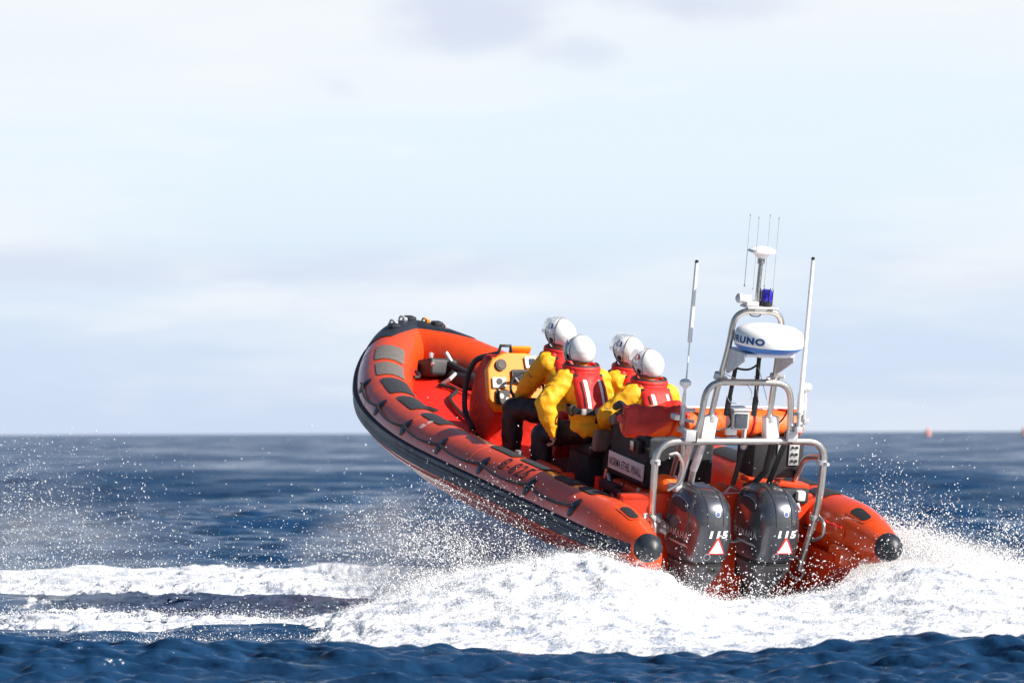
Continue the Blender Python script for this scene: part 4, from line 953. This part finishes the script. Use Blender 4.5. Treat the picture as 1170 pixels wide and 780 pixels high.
while ys[-1] < 60000:
    y = ys[-1]
    d = .25 if y < 36 else (.035 if y < 50 else (.06 if y < 60 else .06*(y/60)**1.9))
    ys.append(y+min(d, y*.06))
ys = np.array(ys)
t1 = np.linspace(-.105, .105, 620); t0 = -.105-np.geomspace(.002, 1.1, 26)[::-1]; t2 = .105+np.geomspace(.002, 1.1, 26)
ts = np.concatenate([t0, t1, t2])
X = ys[:, None]*ts[None, :]; Y = np.repeat(ys[:, None], len(ts), 1)
dy = np.gradient(ys)[:, None]; dx = (np.gradient(ts)[None, :])*ys[:, None]
step = np.maximum(dy*.9, dx)
Z = sea_h(X, Y, step)
V = np.stack([X, Y, Z], -1).reshape(-1, 3)
nr, ncl = X.shape
a = (np.arange(nr-1)[:, None]*ncl+np.arange(ncl-1)[None, :]).ravel()
F = np.stack([a, a+1, a+ncl+1, a+ncl], 1)
wm = bpy.data.materials.new('sea water'); wm.use_nodes = True
n = wm.node_tree.nodes; l = wm.node_tree.links; b = n['Principled BSDF']
b.inputs['Base Color'].default_value = (.009, .038, .096, 1); b.inputs['Roughness'].default_value = .16; b.inputs['Specular IOR Level'].default_value = .30; b.inputs['IOR'].default_value = 1.333
tc = n.new('ShaderNodeTexCoord'); bp = None
# distance-graded ripples: fine near, long crests far
prev = None
for sc_, dist, det in (((9, 22, 9), .007, 3), ((3.2, 7, 4), .024, 4), ((1.1, 1.7, 1), .11, 4), ((.45, .30, 1), .34, 3), ((.09, .030, 1), 1.3, 3)):
    mp = n.new('ShaderNodeMapping'); mp.inputs['Scale'].default_value = sc_; l.new(tc.outputs['Object'], mp.inputs['Vector'])
    no = n.new('ShaderNodeTexNoise'); no.inputs['Scale'].default_value = 1; no.inputs['Detail'].default_value = det; no.inputs['Roughness'].default_value = .6; l.new(mp.outputs['Vector'], no.inputs['Vector'])
    bu = n.new('ShaderNodeBump'); bu.inputs['Distance'].default_value = dist; bu.inputs['Strength'].default_value = 1.0; l.new(no.outputs['Fac'], bu.inputs['Height'])
    if prev: l.new(prev.outputs['Normal'], bu.inputs['Normal'])
    prev = bu
l.new(prev.outputs['Normal'], b.inputs['Normal'])
sx_ = n.new('ShaderNodeSeparateXYZ'); l.new(tc.outputs['Object'], sx_.inputs[0]); rr_ = n.new('ShaderNodeMapRange'); rr_.inputs['From Min'].default_value = 46; rr_.inputs['From Max'].default_value = 140; rr_.inputs['To Min'].default_value = .11; rr_.inputs['To Max'].default_value = .24; l.new(sx_.outputs['Y'], rr_.inputs['Value'])
pm = n.new('ShaderNodeMapping'); pm.inputs['Scale'].default_value = (.11, .016, 1); l.new(tc.outputs['Object'], pm.inputs['Vector']); pn_ = n.new('ShaderNodeTexNoise'); pn_.inputs['Scale'].default_value = 1; pn_.inputs['Detail'].default_value = 5; pn_.inputs['Roughness'].default_value = .6; l.new(pm.outputs['Vector'], pn_.inputs['Vector'])
pr = n.new('ShaderNodeMapRange'); pr.inputs['From Min'].default_value = .38; pr.inputs['From Max'].default_value = .62; pr.inputs['To Min'].default_value = .6; pr.inputs['To Max'].default_value = 1.9; l.new(pn_.outputs['Fac'], pr.inputs['Value'])
pq = n.new('ShaderNodeMath'); pq.operation = 'MULTIPLY'; l.new(rr_.outputs[0], pq.inputs[0]); l.new(pr.outputs[0], pq.inputs[1]); l.new(pq.outputs[0], b.inputs['Roughness'])
sea = np_mesh('sea', V, F, wm); tag(sea, kind='structure', label='blue choppy sea stretching to the horizon')
del V, F, X, Y, Z
# ------------------------------------------------------------------ wake: churned white water
def px2x(px, Y): return (px-585)/6650*Y
WPX = np.array([-60, 0, 300, 380, 430, 480, 520, 560, 600, 640, 690, 715, 740, 765, 790, 820, 870, 905, 935, 960, 1000, 1040, 1080, 1120, 1170, 1230])
WPY = np.array([722, 722, 722, 714, 698, 682, 671, 664, 658, 653, 650, 655, 664, 670, 683, 695, 696, 694, 690, 684, 674, 667, 664, 668, 676, 684])
WZ = np.clip(1.7-(WPY-494.5)/6650*49.3, 0, 1); WX = (WPX-585)/6650*49.3
def mound(x, y):
    sh = sea_h(x, y, np.full_like(x, .05))
    top = np.interp(x, WX, WZ)
    fr_ = np.clip((y-43.6)/(5.3), 0, 1); bk = np.clip((56-y)/5.0, 0, 1)
    prof = fr_**1.3*np.where(y < 49.6, 1, bk**.7)
    n1 = fbm(x*1.1, y*.9, 5, 2, .55); n2 = fbm(x*2.4, y*2.0, 5, 9, .6, ridge=True); n3 = fbm(x*11+2*n1, y*9, 4, 19, .65)
    amp = np.clip(top/.5, 0, 1)
    M_ = top*prof+amp*fr_*(.22*n1+.14*(n2-.45))
    hol = np.exp(-((x-1.72)/.75)**2-((y-50.6)/1.0)**2); M_ = M_-.16*hol
    # coverage: solid in the middle and right, drawn out into bands on the left
    cen = np.clip((x+2.6)/2.2, 0, 1)*np.clip((y-42.9)/.8, 0, 1)*np.clip((70-y)/3, 0, 1)
    b1 = np.exp(-((y-65.5)/6.0)**4)
    b2 = np.exp(-((y-49-.35*np.sin(x*.9))/2.0)**2)*np.clip((x+4.6)/2.6, 0, 1)
    b3 = .74*np.exp(-((y-54)/2.5)**2)*np.clip((x+5.2)/4.0, 0, 1)
    lace = .66*np.clip((x+7)/3, 0, 1)*np.clip((y-46)/2, 0, 1)*np.clip((70-y)/4, 0, 1)
    cov = np.maximum(np.maximum(np.maximum(cen*1.15, b1*.84), np.maximum(b2*.84, b3)), lace)
    ns = .55*fbm(x*.7, y*.55, 4, 31)+.45*fbm(x*3, y*1.6, 4, 33)+.22*fbm(x*12, y*7, 3, 35)
    th = np.clip((cov-.62+1.15*ns)*.30, -.14, .045)+.035*np.exp(-((y-64)/4.5)**4)
    wv = np.clip(top/.25, 0, 1)*np.clip((y-44.5)/2, 0, 1)*.85
    return sh*(1-wv)+th+M_+.028*n3*(.35+amp)+.05*np.exp(-((y-63)/3.0)**2)*(cov > .3)*np.clip((-x)/2, 0, 1)
xs = np.arange(-8.2, 8.2, .018); yy = np.concatenate([np.arange(42.4, 51, .022), np.arange(51, 72, .06)])
X, Y = np.meshgrid(xs, yy); Z = mound(X, Y)
SH = sea_h(X, Y, np.full_like(X, .05))
Z = np.maximum(Z, SH-.12)
V = np.stack([X+.03*fbm(X*6, Y*6, 3, 61), Y, Z], -1).reshape(-1, 3); nr, ncl = X.shape
a = (np.arange(nr-1)[:, None]*ncl+np.arange(ncl-1)[None, :]); keep = (Z[:-1, :-1] > SH[:-1, :-1]-.05); a = a[keep].ravel()
F = np.stack([a, a+1, a+ncl+1, a+ncl], 1)
fm = bpy.data.materials.new('white foam'); fm.use_nodes = True
n = fm.node_tree.nodes; l = fm.node_tree.links; b = n['Principled BSDF']
b.inputs['Roughness'].default_value = .7; b.inputs['Base Color'].default_value = (.86, .87, .88, 1); b.inputs['Subsurface Weight'].default_value = .6; b.inputs['Subsurface Radius'].default_value = (.08, .08, .08); b.inputs['Subsurface Scale'].default_value = 1.0
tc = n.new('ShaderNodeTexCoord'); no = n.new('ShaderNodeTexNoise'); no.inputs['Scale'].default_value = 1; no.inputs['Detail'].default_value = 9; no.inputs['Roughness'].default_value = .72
fmp = n.new('ShaderNodeMapping'); fmp.inputs['Scale'].default_value = (4.5, 3, 11); fmp.inputs['Rotation'].default_value = (0, .35, 0); l.new(tc.outputs['Object'], fmp.inputs['Vector']); l.new(fmp.outputs['Vector'], no.inputs['Vector']); r = n.new('ShaderNodeValToRGB'); r.color_ramp.elements[0].position = .40; r.color_ramp.elements[0].color = (.30, .35, .44, 1); r.color_ramp.elements[1].position = .56; r.color_ramp.elements[1].color = (.82, .83, .86, 1)  # blue-grey streaks: shading painted into the foam colour, along with thinner foam
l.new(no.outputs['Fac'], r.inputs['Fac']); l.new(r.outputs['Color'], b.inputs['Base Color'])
n2_ = n.new('ShaderNodeTexNoise'); n2_.inputs['Scale'].default_value = 28; n2_.inputs['Detail'].default_value = 6; l.new(tc.outputs['Object'], n2_.inputs['Vector'])
bu = n.new('ShaderNodeBump'); bu.inputs['Distance'].default_value = .03; l.new(n2_.outputs['Fac'], bu.inputs['Height']); l.new(bu.outputs['Normal'], b.inputs['Normal'])
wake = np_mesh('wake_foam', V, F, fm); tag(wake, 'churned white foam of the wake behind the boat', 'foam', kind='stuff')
# ------------------------------------------------------------------ flying droplets
OV = np.array([(1, 0, 0), (-1, 0, 0), (0, 1, 0), (0, -1, 0), (0, 0, 1), (0, 0, -1)], float)
OF = np.array([(0, 2, 4), (2, 1, 4), (1, 3, 4), (3, 0, 4), (2, 0, 5), (1, 2, 5), (3, 1, 5), (0, 3, 5)])
g = np.random.RandomState(5)
def pxz(py, Y): return 1.7-(py-494.5)/6650*Y
P = []; S = []
def addp(x, y, z, s): P.append(np.stack([x, y, z], 1)); S.append(s)
def size(n_, lo=.0016, hi=.0078, p=4.5): return lo+(hi-lo)*g.rand(n_)**p
# (a) fizz hugging the wake surface, thrown up in clumps
N = 120000
y = 44+g.rand(N)**.8*8.5; px = g.rand(N)*1330-80; x = px2x(px, y)
top = np.interp(x, WX, WZ); act = np.clip(fbm(x*1.6, y*.9, 4, 71)*2.2+.55, 0.02, 2)
h = g.exponential(1, N)*.045*act*(.35+top*1.2); z = mound(x, y)+h-.01
k = (z > -.05) & (g.rand(N) < .12+.88*np.clip(top/.5, 0, 1)); addp(x[k], y[k], z[k], size(N)[k]*np.where(h[k] > .12, 1, .8))
N = 190000
y = 46+g.rand(N)*6; px = 340+g.rand(N)*900; x = px2x(px, y); top = np.interp(x, WX, WZ); act = np.clip(fbm(x*3.2, y*1.2, 4, 73)*2.6+.6, 0.03, 2.5)
h = g.exponential(1, N)*.040*act*(.3+top*1.5); k = (g.rand(N) < np.clip(top/.4, 0, 1)); addp(x[k], y[k], (mound(x, y)+h)[k], (.0014+.0028*g.rand(N)**2)[k])
# (b) jets: fingers of ballistic spray along the crest
for _ in range(330):
    px0 = g.choice([min(690, 545+g.randn()*80), g.uniform(470, 690), g.uniform(1000, 1180), g.uniform(1030, 1180)]); y0 = g.uniform(48.3, 50.5)+(1.5 if px0 > 900 else 0); x0 = px2x(px0, y0); z0 = float(mound(np.array([x0]), np.array([y0]))[0])
    m_ = g.randint(30, 170); vz = g.gamma(2.2, .27)*(1.3 if px0 > 900 else (1.15 if px0 < 560 else .6)); vx = g.randn()*.55+(.5 if px0 > 900 else -.25); vy = g.randn()*.4
    t = g.rand(m_)**.8*.42; sp = .018+.16*t
    addp(x0+vx*t+g.randn(m_)*sp, y0+vy*t+g.randn(m_)*sp, z0+vz*t*1.5-4.9*t*t*.8+g.randn(m_)*sp*.8, size(m_, .0015, .0082, 4))
# (c) left field: fine glittering spray hanging over the sea
N = 7500; px = np.abs(g.randn(N))*120-20; y = g.uniform(44, 50, N); u = g.beta(1.5, 1.1, N); py = 485+185*u
w = np.exp(-((px)/260)**1.4)*(.3+.7*np.exp(-((py-600)/70)**2)); k = g.rand(N) < w*(.5+1.3*np.clip(fbm(px/60, py/60, 3, 81)+.35, 0, 1)); addp(px2x(px, y)[k], y[k], pxz(py, y)[k], size(N, .0016, .0068, 4)[k])
N = 4500; px = g.uniform(-30, 520, N); y = g.uniform(45, 50, N); py = 672-g.exponential(20, N); addp(px2x(px, y), y, pxz(py, y), size(N, .002, .0075, 3))
N = 300; px = g.uniform(-10, 1180, N); y = g.uniform(46, 58, N); py = g.uniform(500, 660, N); addp(px2x(px, y), y, pxz(py, y), size(N, .0022, .006, 2))
# (d) spray thrown from the port side of the hull
N = 36000; px = 525+g.randn(N)*70; y = g.uniform(50.5, 54.5, N); py = 655-g.gamma(2.0, 22, N); den = np.clip(.35+1.4*fbm(px/45, py/38, 4, 91), 0, 1)
k = (g.rand(N) < den) & (py > 540+np.abs(px-540)*.15) & (px < 640); addp(px2x(px, y)[k], y[k], pxz(py, y)[k], size(N, .0020, .0065, 3)[k])
N = 2600; px = 500+g.randn(N)*62; y = g.uniform(48.5, 50, N); py = 640-g.gamma(1.6, 20, N); addp(px2x(px, y), y, pxz(py, y), size(N, .0022, .008, 2.8))
N = 85000; px = -40+g.rand(N)*560; y = g.uniform(45, 54, N); x = px2x(px, y); k = g.rand(N) < np.clip(.4+1.6*fbm(x*.8, y*.8, 4, 98), 0, 1); addp(x[k], y[k], .02+g.exponential(.035, N)[k], size(N, .002, .007, 3)[k])
# (e) starboard plume: fan thrown out to the right behind the sponson
N = 120000; t = g.rand(N); px = 955+t*260; y = np.where(px < 1025, g.uniform(53, 54.5, N), g.uniform(51.3, 54.5, N)); crest = np.interp(px, [940, 985, 1010, 1040, 1080, 1120, 1170, 1220], [672, 645, 606, 606, 622, 638, 652, 665])
u = g.rand(N)**.75; py = crest+u*(706-crest)-g.exponential(7, N)*(u < .35); den = np.clip(.50+1.5*fbm(px/32-py/60, py/26, 4, 95)+.45*np.exp(-((py-crest)/14)**2), 0.04, 1)
k = g.rand(N) < den; addp(px2x(px, y)[k], y[k], pxz(py, y)[k], size(N, .0024, .0085, 3)[k])
N = 3600; px = 1020+g.randn(N)*75; px = np.where(px > 1020, 1020+(px-1020)*1.6, px); y = g.uniform(53, 54.5, N); crest = np.interp(px, [940, 1000, 1040, 1080, 1120, 1170, 1220], [640, 600, 600, 615, 632, 646, 660]); py = crest-g.exponential(22, N); addp(px2x(px, y), y, pxz(py, y), size(N, .0018, .0085, 3.5))
N = 1800; px = g.uniform(770, 1010, N); y = g.uniform(48.8, 50.2, N); py = 690-g.exponential(20, N)-.12*np.clip(px-900, 0, 200); addp(px2x(px, y), y, pxz(py, y), size(N, .003, .009, 2.5))
P = np.concatenate(P); S = np.concatenate(S); n_ = len(P)
print('droplets', n_)
st = .75+.5*g.rand(n_, 1, 3)
dv = np.stack([g.randn(n_)*.6, g.randn(n_)*.4, -.4+g.randn(n_)], 1); dv /= np.linalg.norm(dv, axis=1)[:, None]
el = 1+2.2*g.rand(n_)**2*(S > .0022)
loc = OV[None]*S[:, None, None]*st; loc = loc*(el**-.3)[:, None, None]; loc = loc+(loc*dv[:, None, :]).sum(-1)[..., None]*dv[:, None, :]*(el-1)[:, None, None]
V = (P[:, None, :]+loc).reshape(-1, 3); F = (OF[None]+(np.arange(n_)*6)[:, None, None]).reshape(-1, 3)
dm = mat('spray droplets', (.90, .90, .91), .35, spec=.6)
spray = np_mesh('sea_spray', V, F, dm); tag(spray, 'white spray and droplets flying around the boat and wake', 'spray', kind='stuff')
# ------------------------------------------------------------------ fine mist hanging over the wake
def mist(name, c, r, dens, ncs, col, label, rot=0):
    rows = []
    mb = MB()
    for i in range(15):
        a = PI*(.01+.98*i/14); rows.append([(math.sin(a)*math.cos(b_), math.sin(a)*math.sin(b_), math.cos(a)) for b_ in [2*PI*k/24 for k in range(24)]])
    mb.grid(rows, closed_u=True, cap0=True, cap1=True)
    m = bpy.data.materials.new(name); m.use_nodes = True; n = m.node_tree.nodes; l = m.node_tree.links; n.remove(n['Principled BSDF'])
    pvn = n.new('ShaderNodeVolumePrincipled'); pvn.inputs['Color'].default_value = (*col, 1); pvn.inputs['Anisotropy'].default_value = .2
    tc = n.new('ShaderNodeTexCoord'); ln = n.new('ShaderNodeVectorMath'); ln.operation = 'LENGTH'; l.new(tc.outputs['Object'], ln.inputs[0])
    fall = n.new('ShaderNodeMapRange'); fall.inputs['From Min'].default_value = 1.0; fall.inputs['From Max'].default_value = .1; l.new(ln.outputs['Value'], fall.inputs['Value'])
    no = n.new('ShaderNodeTexNoise'); no.inputs['Scale'].default_value = ncs; no.inputs['Detail'].default_value = 4; l.new(tc.outputs['Object'], no.inputs['Vector'])
    mr = n.new('ShaderNodeMapRange'); mr.inputs['From Min'].default_value = .38; mr.inputs['From Max'].default_value = .68; l.new(no.outputs['Fac'], mr.inputs['Value'])
    mu = n.new('ShaderNodeMath'); mu.operation = 'MULTIPLY'; l.new(fall.outputs['Result'], mu.inputs[0]); l.new(mr.outputs['Result'], mu.inputs[1])
    m2 = n.new('ShaderNodeMath'); m2.operation = 'MULTIPLY'; m2.inputs[1].default_value = dens; l.new(mu.outputs[0], m2.inputs[0]); l.new(m2.outputs[0], pvn.inputs['Density'])
    l.new(pvn.outputs['Volume'], n['Material Output'].inputs['Volume'])
    o = mb.build(name, m, None); o.matrix_world = Matrix.Translation(c) @ Matrix.Rotation(rot, 4, 'Y') @ Matrix.Diagonal((*r, 1)); tag(o, label, 'mist', kind='stuff'); return o
USE_MIST = True
if USE_MIST:
    mist('spray_mist', (-.6, 53.0, .50), (1.5, 1.5, .75), 2.4, 2.2, (.95, .95, .96), 'pale mist rising beside the port side of the hull')
    mist('spray_mist', (3.75, 53.2, .30), (1.7, 1.4, .5), 5.0, 2.6, (.93, .90, .86), 'pale mist of the spray plume right of the boat', .12)
    mist('spray_mist', (-4.4, 51.0, .75), (1.9, 1.6, .75), .38, 3.0, (.95, .95, .95), 'thin haze of spray over the sea near the left edge')
# ------------------------------------------------------------------ far buoys
def buoy(x, y, label):
    b_ = bpy.data.objects.new('navigation_buoy', None); C.objects.link(b_); b_.location = (x, y, -.3); b_.scale = (.8, .8, .8); tag(b_, label, 'buoy', 'buoys on the horizon')
    mb = MB(); mb.lathe([(.9, 0), (1.35, .3), (1.4, 1.3), (1.1, 1.7), (.5, 1.9), (0, 1.9)], seg=24); mb.build('float', M['buoy'], b_)
    mb = MB(); mb.tube([(0, 0, 1.8), (0, 0, 3.9)], .40, 8); mb.lathe([(.9, 1.9), (1.2, 2.6), (1.0, 3.4), (.4, 3.9), (0, 3.95)], seg=16); mb.build('tower', M['buoy'], b_)
    mb = MB(); mb.lathe([(0, 3.9), (.35, 3.95), (.35, 4.2), (0, 4.3)], seg=12); mb.build('lantern', M['red'], b_)
buoy(px2x(1060, 2300), 2300, 'faded orange buoy just right of the boat on the horizon')
buoy(px2x(1170.5, 1900), 1900, 'red buoy cut by the right edge of the photo on the horizon')
# ------------------------------------------------------------------ light
SUN_AZ, SUN_EL = R_(113), R_(33)         # azimuth clockwise from +Y (view direction)
sd = bpy.data.lights.new('sun', 'SUN'); so = bpy.data.objects.new('sun', sd); C.objects.link(so)
sd.energy = 5.0; sd.angle = R_(.53); sd.color = (1, .93, .83)
dirv = Vector((math.sin(SUN_AZ)*math.cos(SUN_EL), math.cos(SUN_AZ)*math.cos(SUN_EL), math.sin(SUN_EL)))
so.rotation_euler = dirv.to_track_quat('Z', 'Y').to_euler()
w = bpy.data.worlds.new('World'); scene.world = w; w.use_nodes = True
n = w.node_tree.nodes; l = w.node_tree.links; bg = n['Background']; bg.inputs['Strength'].default_value = .058
sk = n.new('ShaderNodeTexSky'); sk.sky_type = 'NISHITA'; sk.sun_disc = False; sk.sun_elevation = SUN_EL; sk.sun_rotation = SUN_AZ; sk.air_density = 1.0; sk.dust_density = .6; sk.ozone_density = 2.0
tc = n.new('ShaderNodeTexCoord'); sep = n.new('ShaderNodeSeparateXYZ'); l.new(tc.outputs['Generated'], sep.inputs[0])
def mix(f, a, b_):
    m_ = n.new('ShaderNodeMix'); m_.data_type = 'RGBA'; l.new(f, m_.inputs['Factor'])
    for k_, v_ in (('A', a), ('B', b_)):
        if isinstance(v_, tuple): m_.inputs[k_].default_value = (*v_, 1)
        else: l.new(v_, m_.inputs[k_])
    return m_.outputs['Result']
def mrange(src, a, b_, c_=0, d_=1, sm=True):
    r_ = n.new('ShaderNodeMapRange'); r_.inputs['From Min'].default_value = a; r_.inputs['From Max'].default_value = b_; r_.inputs['To Min'].default_value = c_; r_.inputs['To Max'].default_value = d_
    if sm: r_.interpolation_type = 'SMOOTHSTEP'
    l.new(src, r_.inputs['Value']); return r_.outputs[0]
def nz(scale, loc, det=4, ro=.5):
    mp = n.new('ShaderNodeMapping'); mp.inputs['Scale'].default_value = scale; mp.inputs['Location'].default_value = loc; l.new(tc.outputs['Generated'], mp.inputs['Vector'])
    no = n.new('ShaderNodeTexNoise'); no.inputs['Scale'].default_value = 1; no.inputs['Detail'].default_value = det; no.inputs['Roughness'].default_value = ro; l.new(mp.outputs['Vector'], no.inputs['Vector']); return no.outputs['Fac']
# thin high veil low in the sky: pale blue, with brighter and greyer banks drawn out sideways
K = 1/.058/1.68
veil = mix(mrange(sep.outputs['Z'], .0, .050), (.62*K, .73*K, .92*K), (.80*K, .915*K, 1.0*K))
veil = mix(mrange(sep.outputs['Z'], .052, .075), veil, (.88*K, .935*K, .985*K))
veil = mix(mrange(nz((7, 7, 40), (.4, 0, .3), 5, .55), .42, .66, 0, .75), veil, (.92*K, .955*K, .985*K))
veil = mix(mrange(sep.outputs['Z'], .085, .22), veil, (.36*K, .56*K, .93*K))
def blob(px_, py_, a_, b_, amt, sc_=(30, 30, 70), k=1.4, seed=0):
    """a soft grey cloud at a fixed direction in the sky, ragged by noise"""
    mp = n.new('ShaderNodeMapping'); mp.vector_type = 'POINT'; x0 = (px_-585)/6650; z0 = (494.5-py_)/6650
    mp.inputs['Location'].default_value = (-x0/(a_/6650), 0, -z0/(b_/6650)); mp.inputs['Scale'].default_value = (6650/a_, 0, 6650/b_); l.new(tc.outputs['Generated'], mp.inputs['Vector'])
    le = n.new('ShaderNodeVectorMath'); le.operation = 'LENGTH'; l.new(mp.outputs['Vector'], le.inputs[0])
    ad = n.new('ShaderNodeMath'); ad.operation = 'MULTIPLY_ADD'; ad.inputs[1].default_value = -2*k; l.new(nz(sc_, (seed, 0, seed*.3), 5, .6), ad.inputs[0]); l.new(le.outputs['Value'], ad.inputs[2])
    return mrange(ad.outputs[0], 1.0-k, -.5-k+.4, 0, amt)
for args in ((560, 18, 150, 62, .85, (26, 26, 60), 1.3, 1), (660, 62, 70, 26, .55, (40, 40, 80), 1.2, 2), (805, 8, 150, 36, .8, (30, 30, 70), 1.3, 3), (385, 98, 40, 26, .4, (60, 60, 90), 1.2, 4)):
    veil = mix(blob(*args), veil, (.68*K, .74*K, .90*K))
veil = mix(blob(300, 312, 900, 34, .95, (16, 16, 90), 1.3, 5), veil, (.70*K, .775*K, .92*K))
veil = mix(blob(1150, 330, 260, 60, .5, (16, 16, 70), 1.3, 6), veil, (.72*K, .79*K, .92*K))
veil = mix(mrange(nz((14, 14, 70), (1.4, 0, .8), 5, .55), .52, .70, 0, .5), veil, (.93*K, .955*K, .985*K))
veil = mix(mrange(sep.outputs['Z'], .012, .0, 0, .5), veil, (.64*K, .73*K, .90*K))
fz = n.new('ShaderNodeMath'); fz.operation = 'MULTIPLY'; l.new(mrange(sep.outputs['Z'], .38, .10), fz.inputs[0]); l.new(mrange(sep.outputs['Y'], .35, .85), fz.inputs[1])
res = mix(fz.outputs[0], sk.outputs['Color'], veil)
l.new(res, bg.inputs['Color'])
scene.view_settings.view_transform = 'Standard'; scene.view_settings.look = 'None'; scene.view_settings.gamma = 1; scene.view_settings.exposure = .75
scene.render.engine = 'CYCLES'; scene.cycles.max_bounces = 8; scene.cycles.transparent_max_bounces = 12; scene.cycles.volume_bounces = 1; scene.cycles.volume_step_rate = 2.0
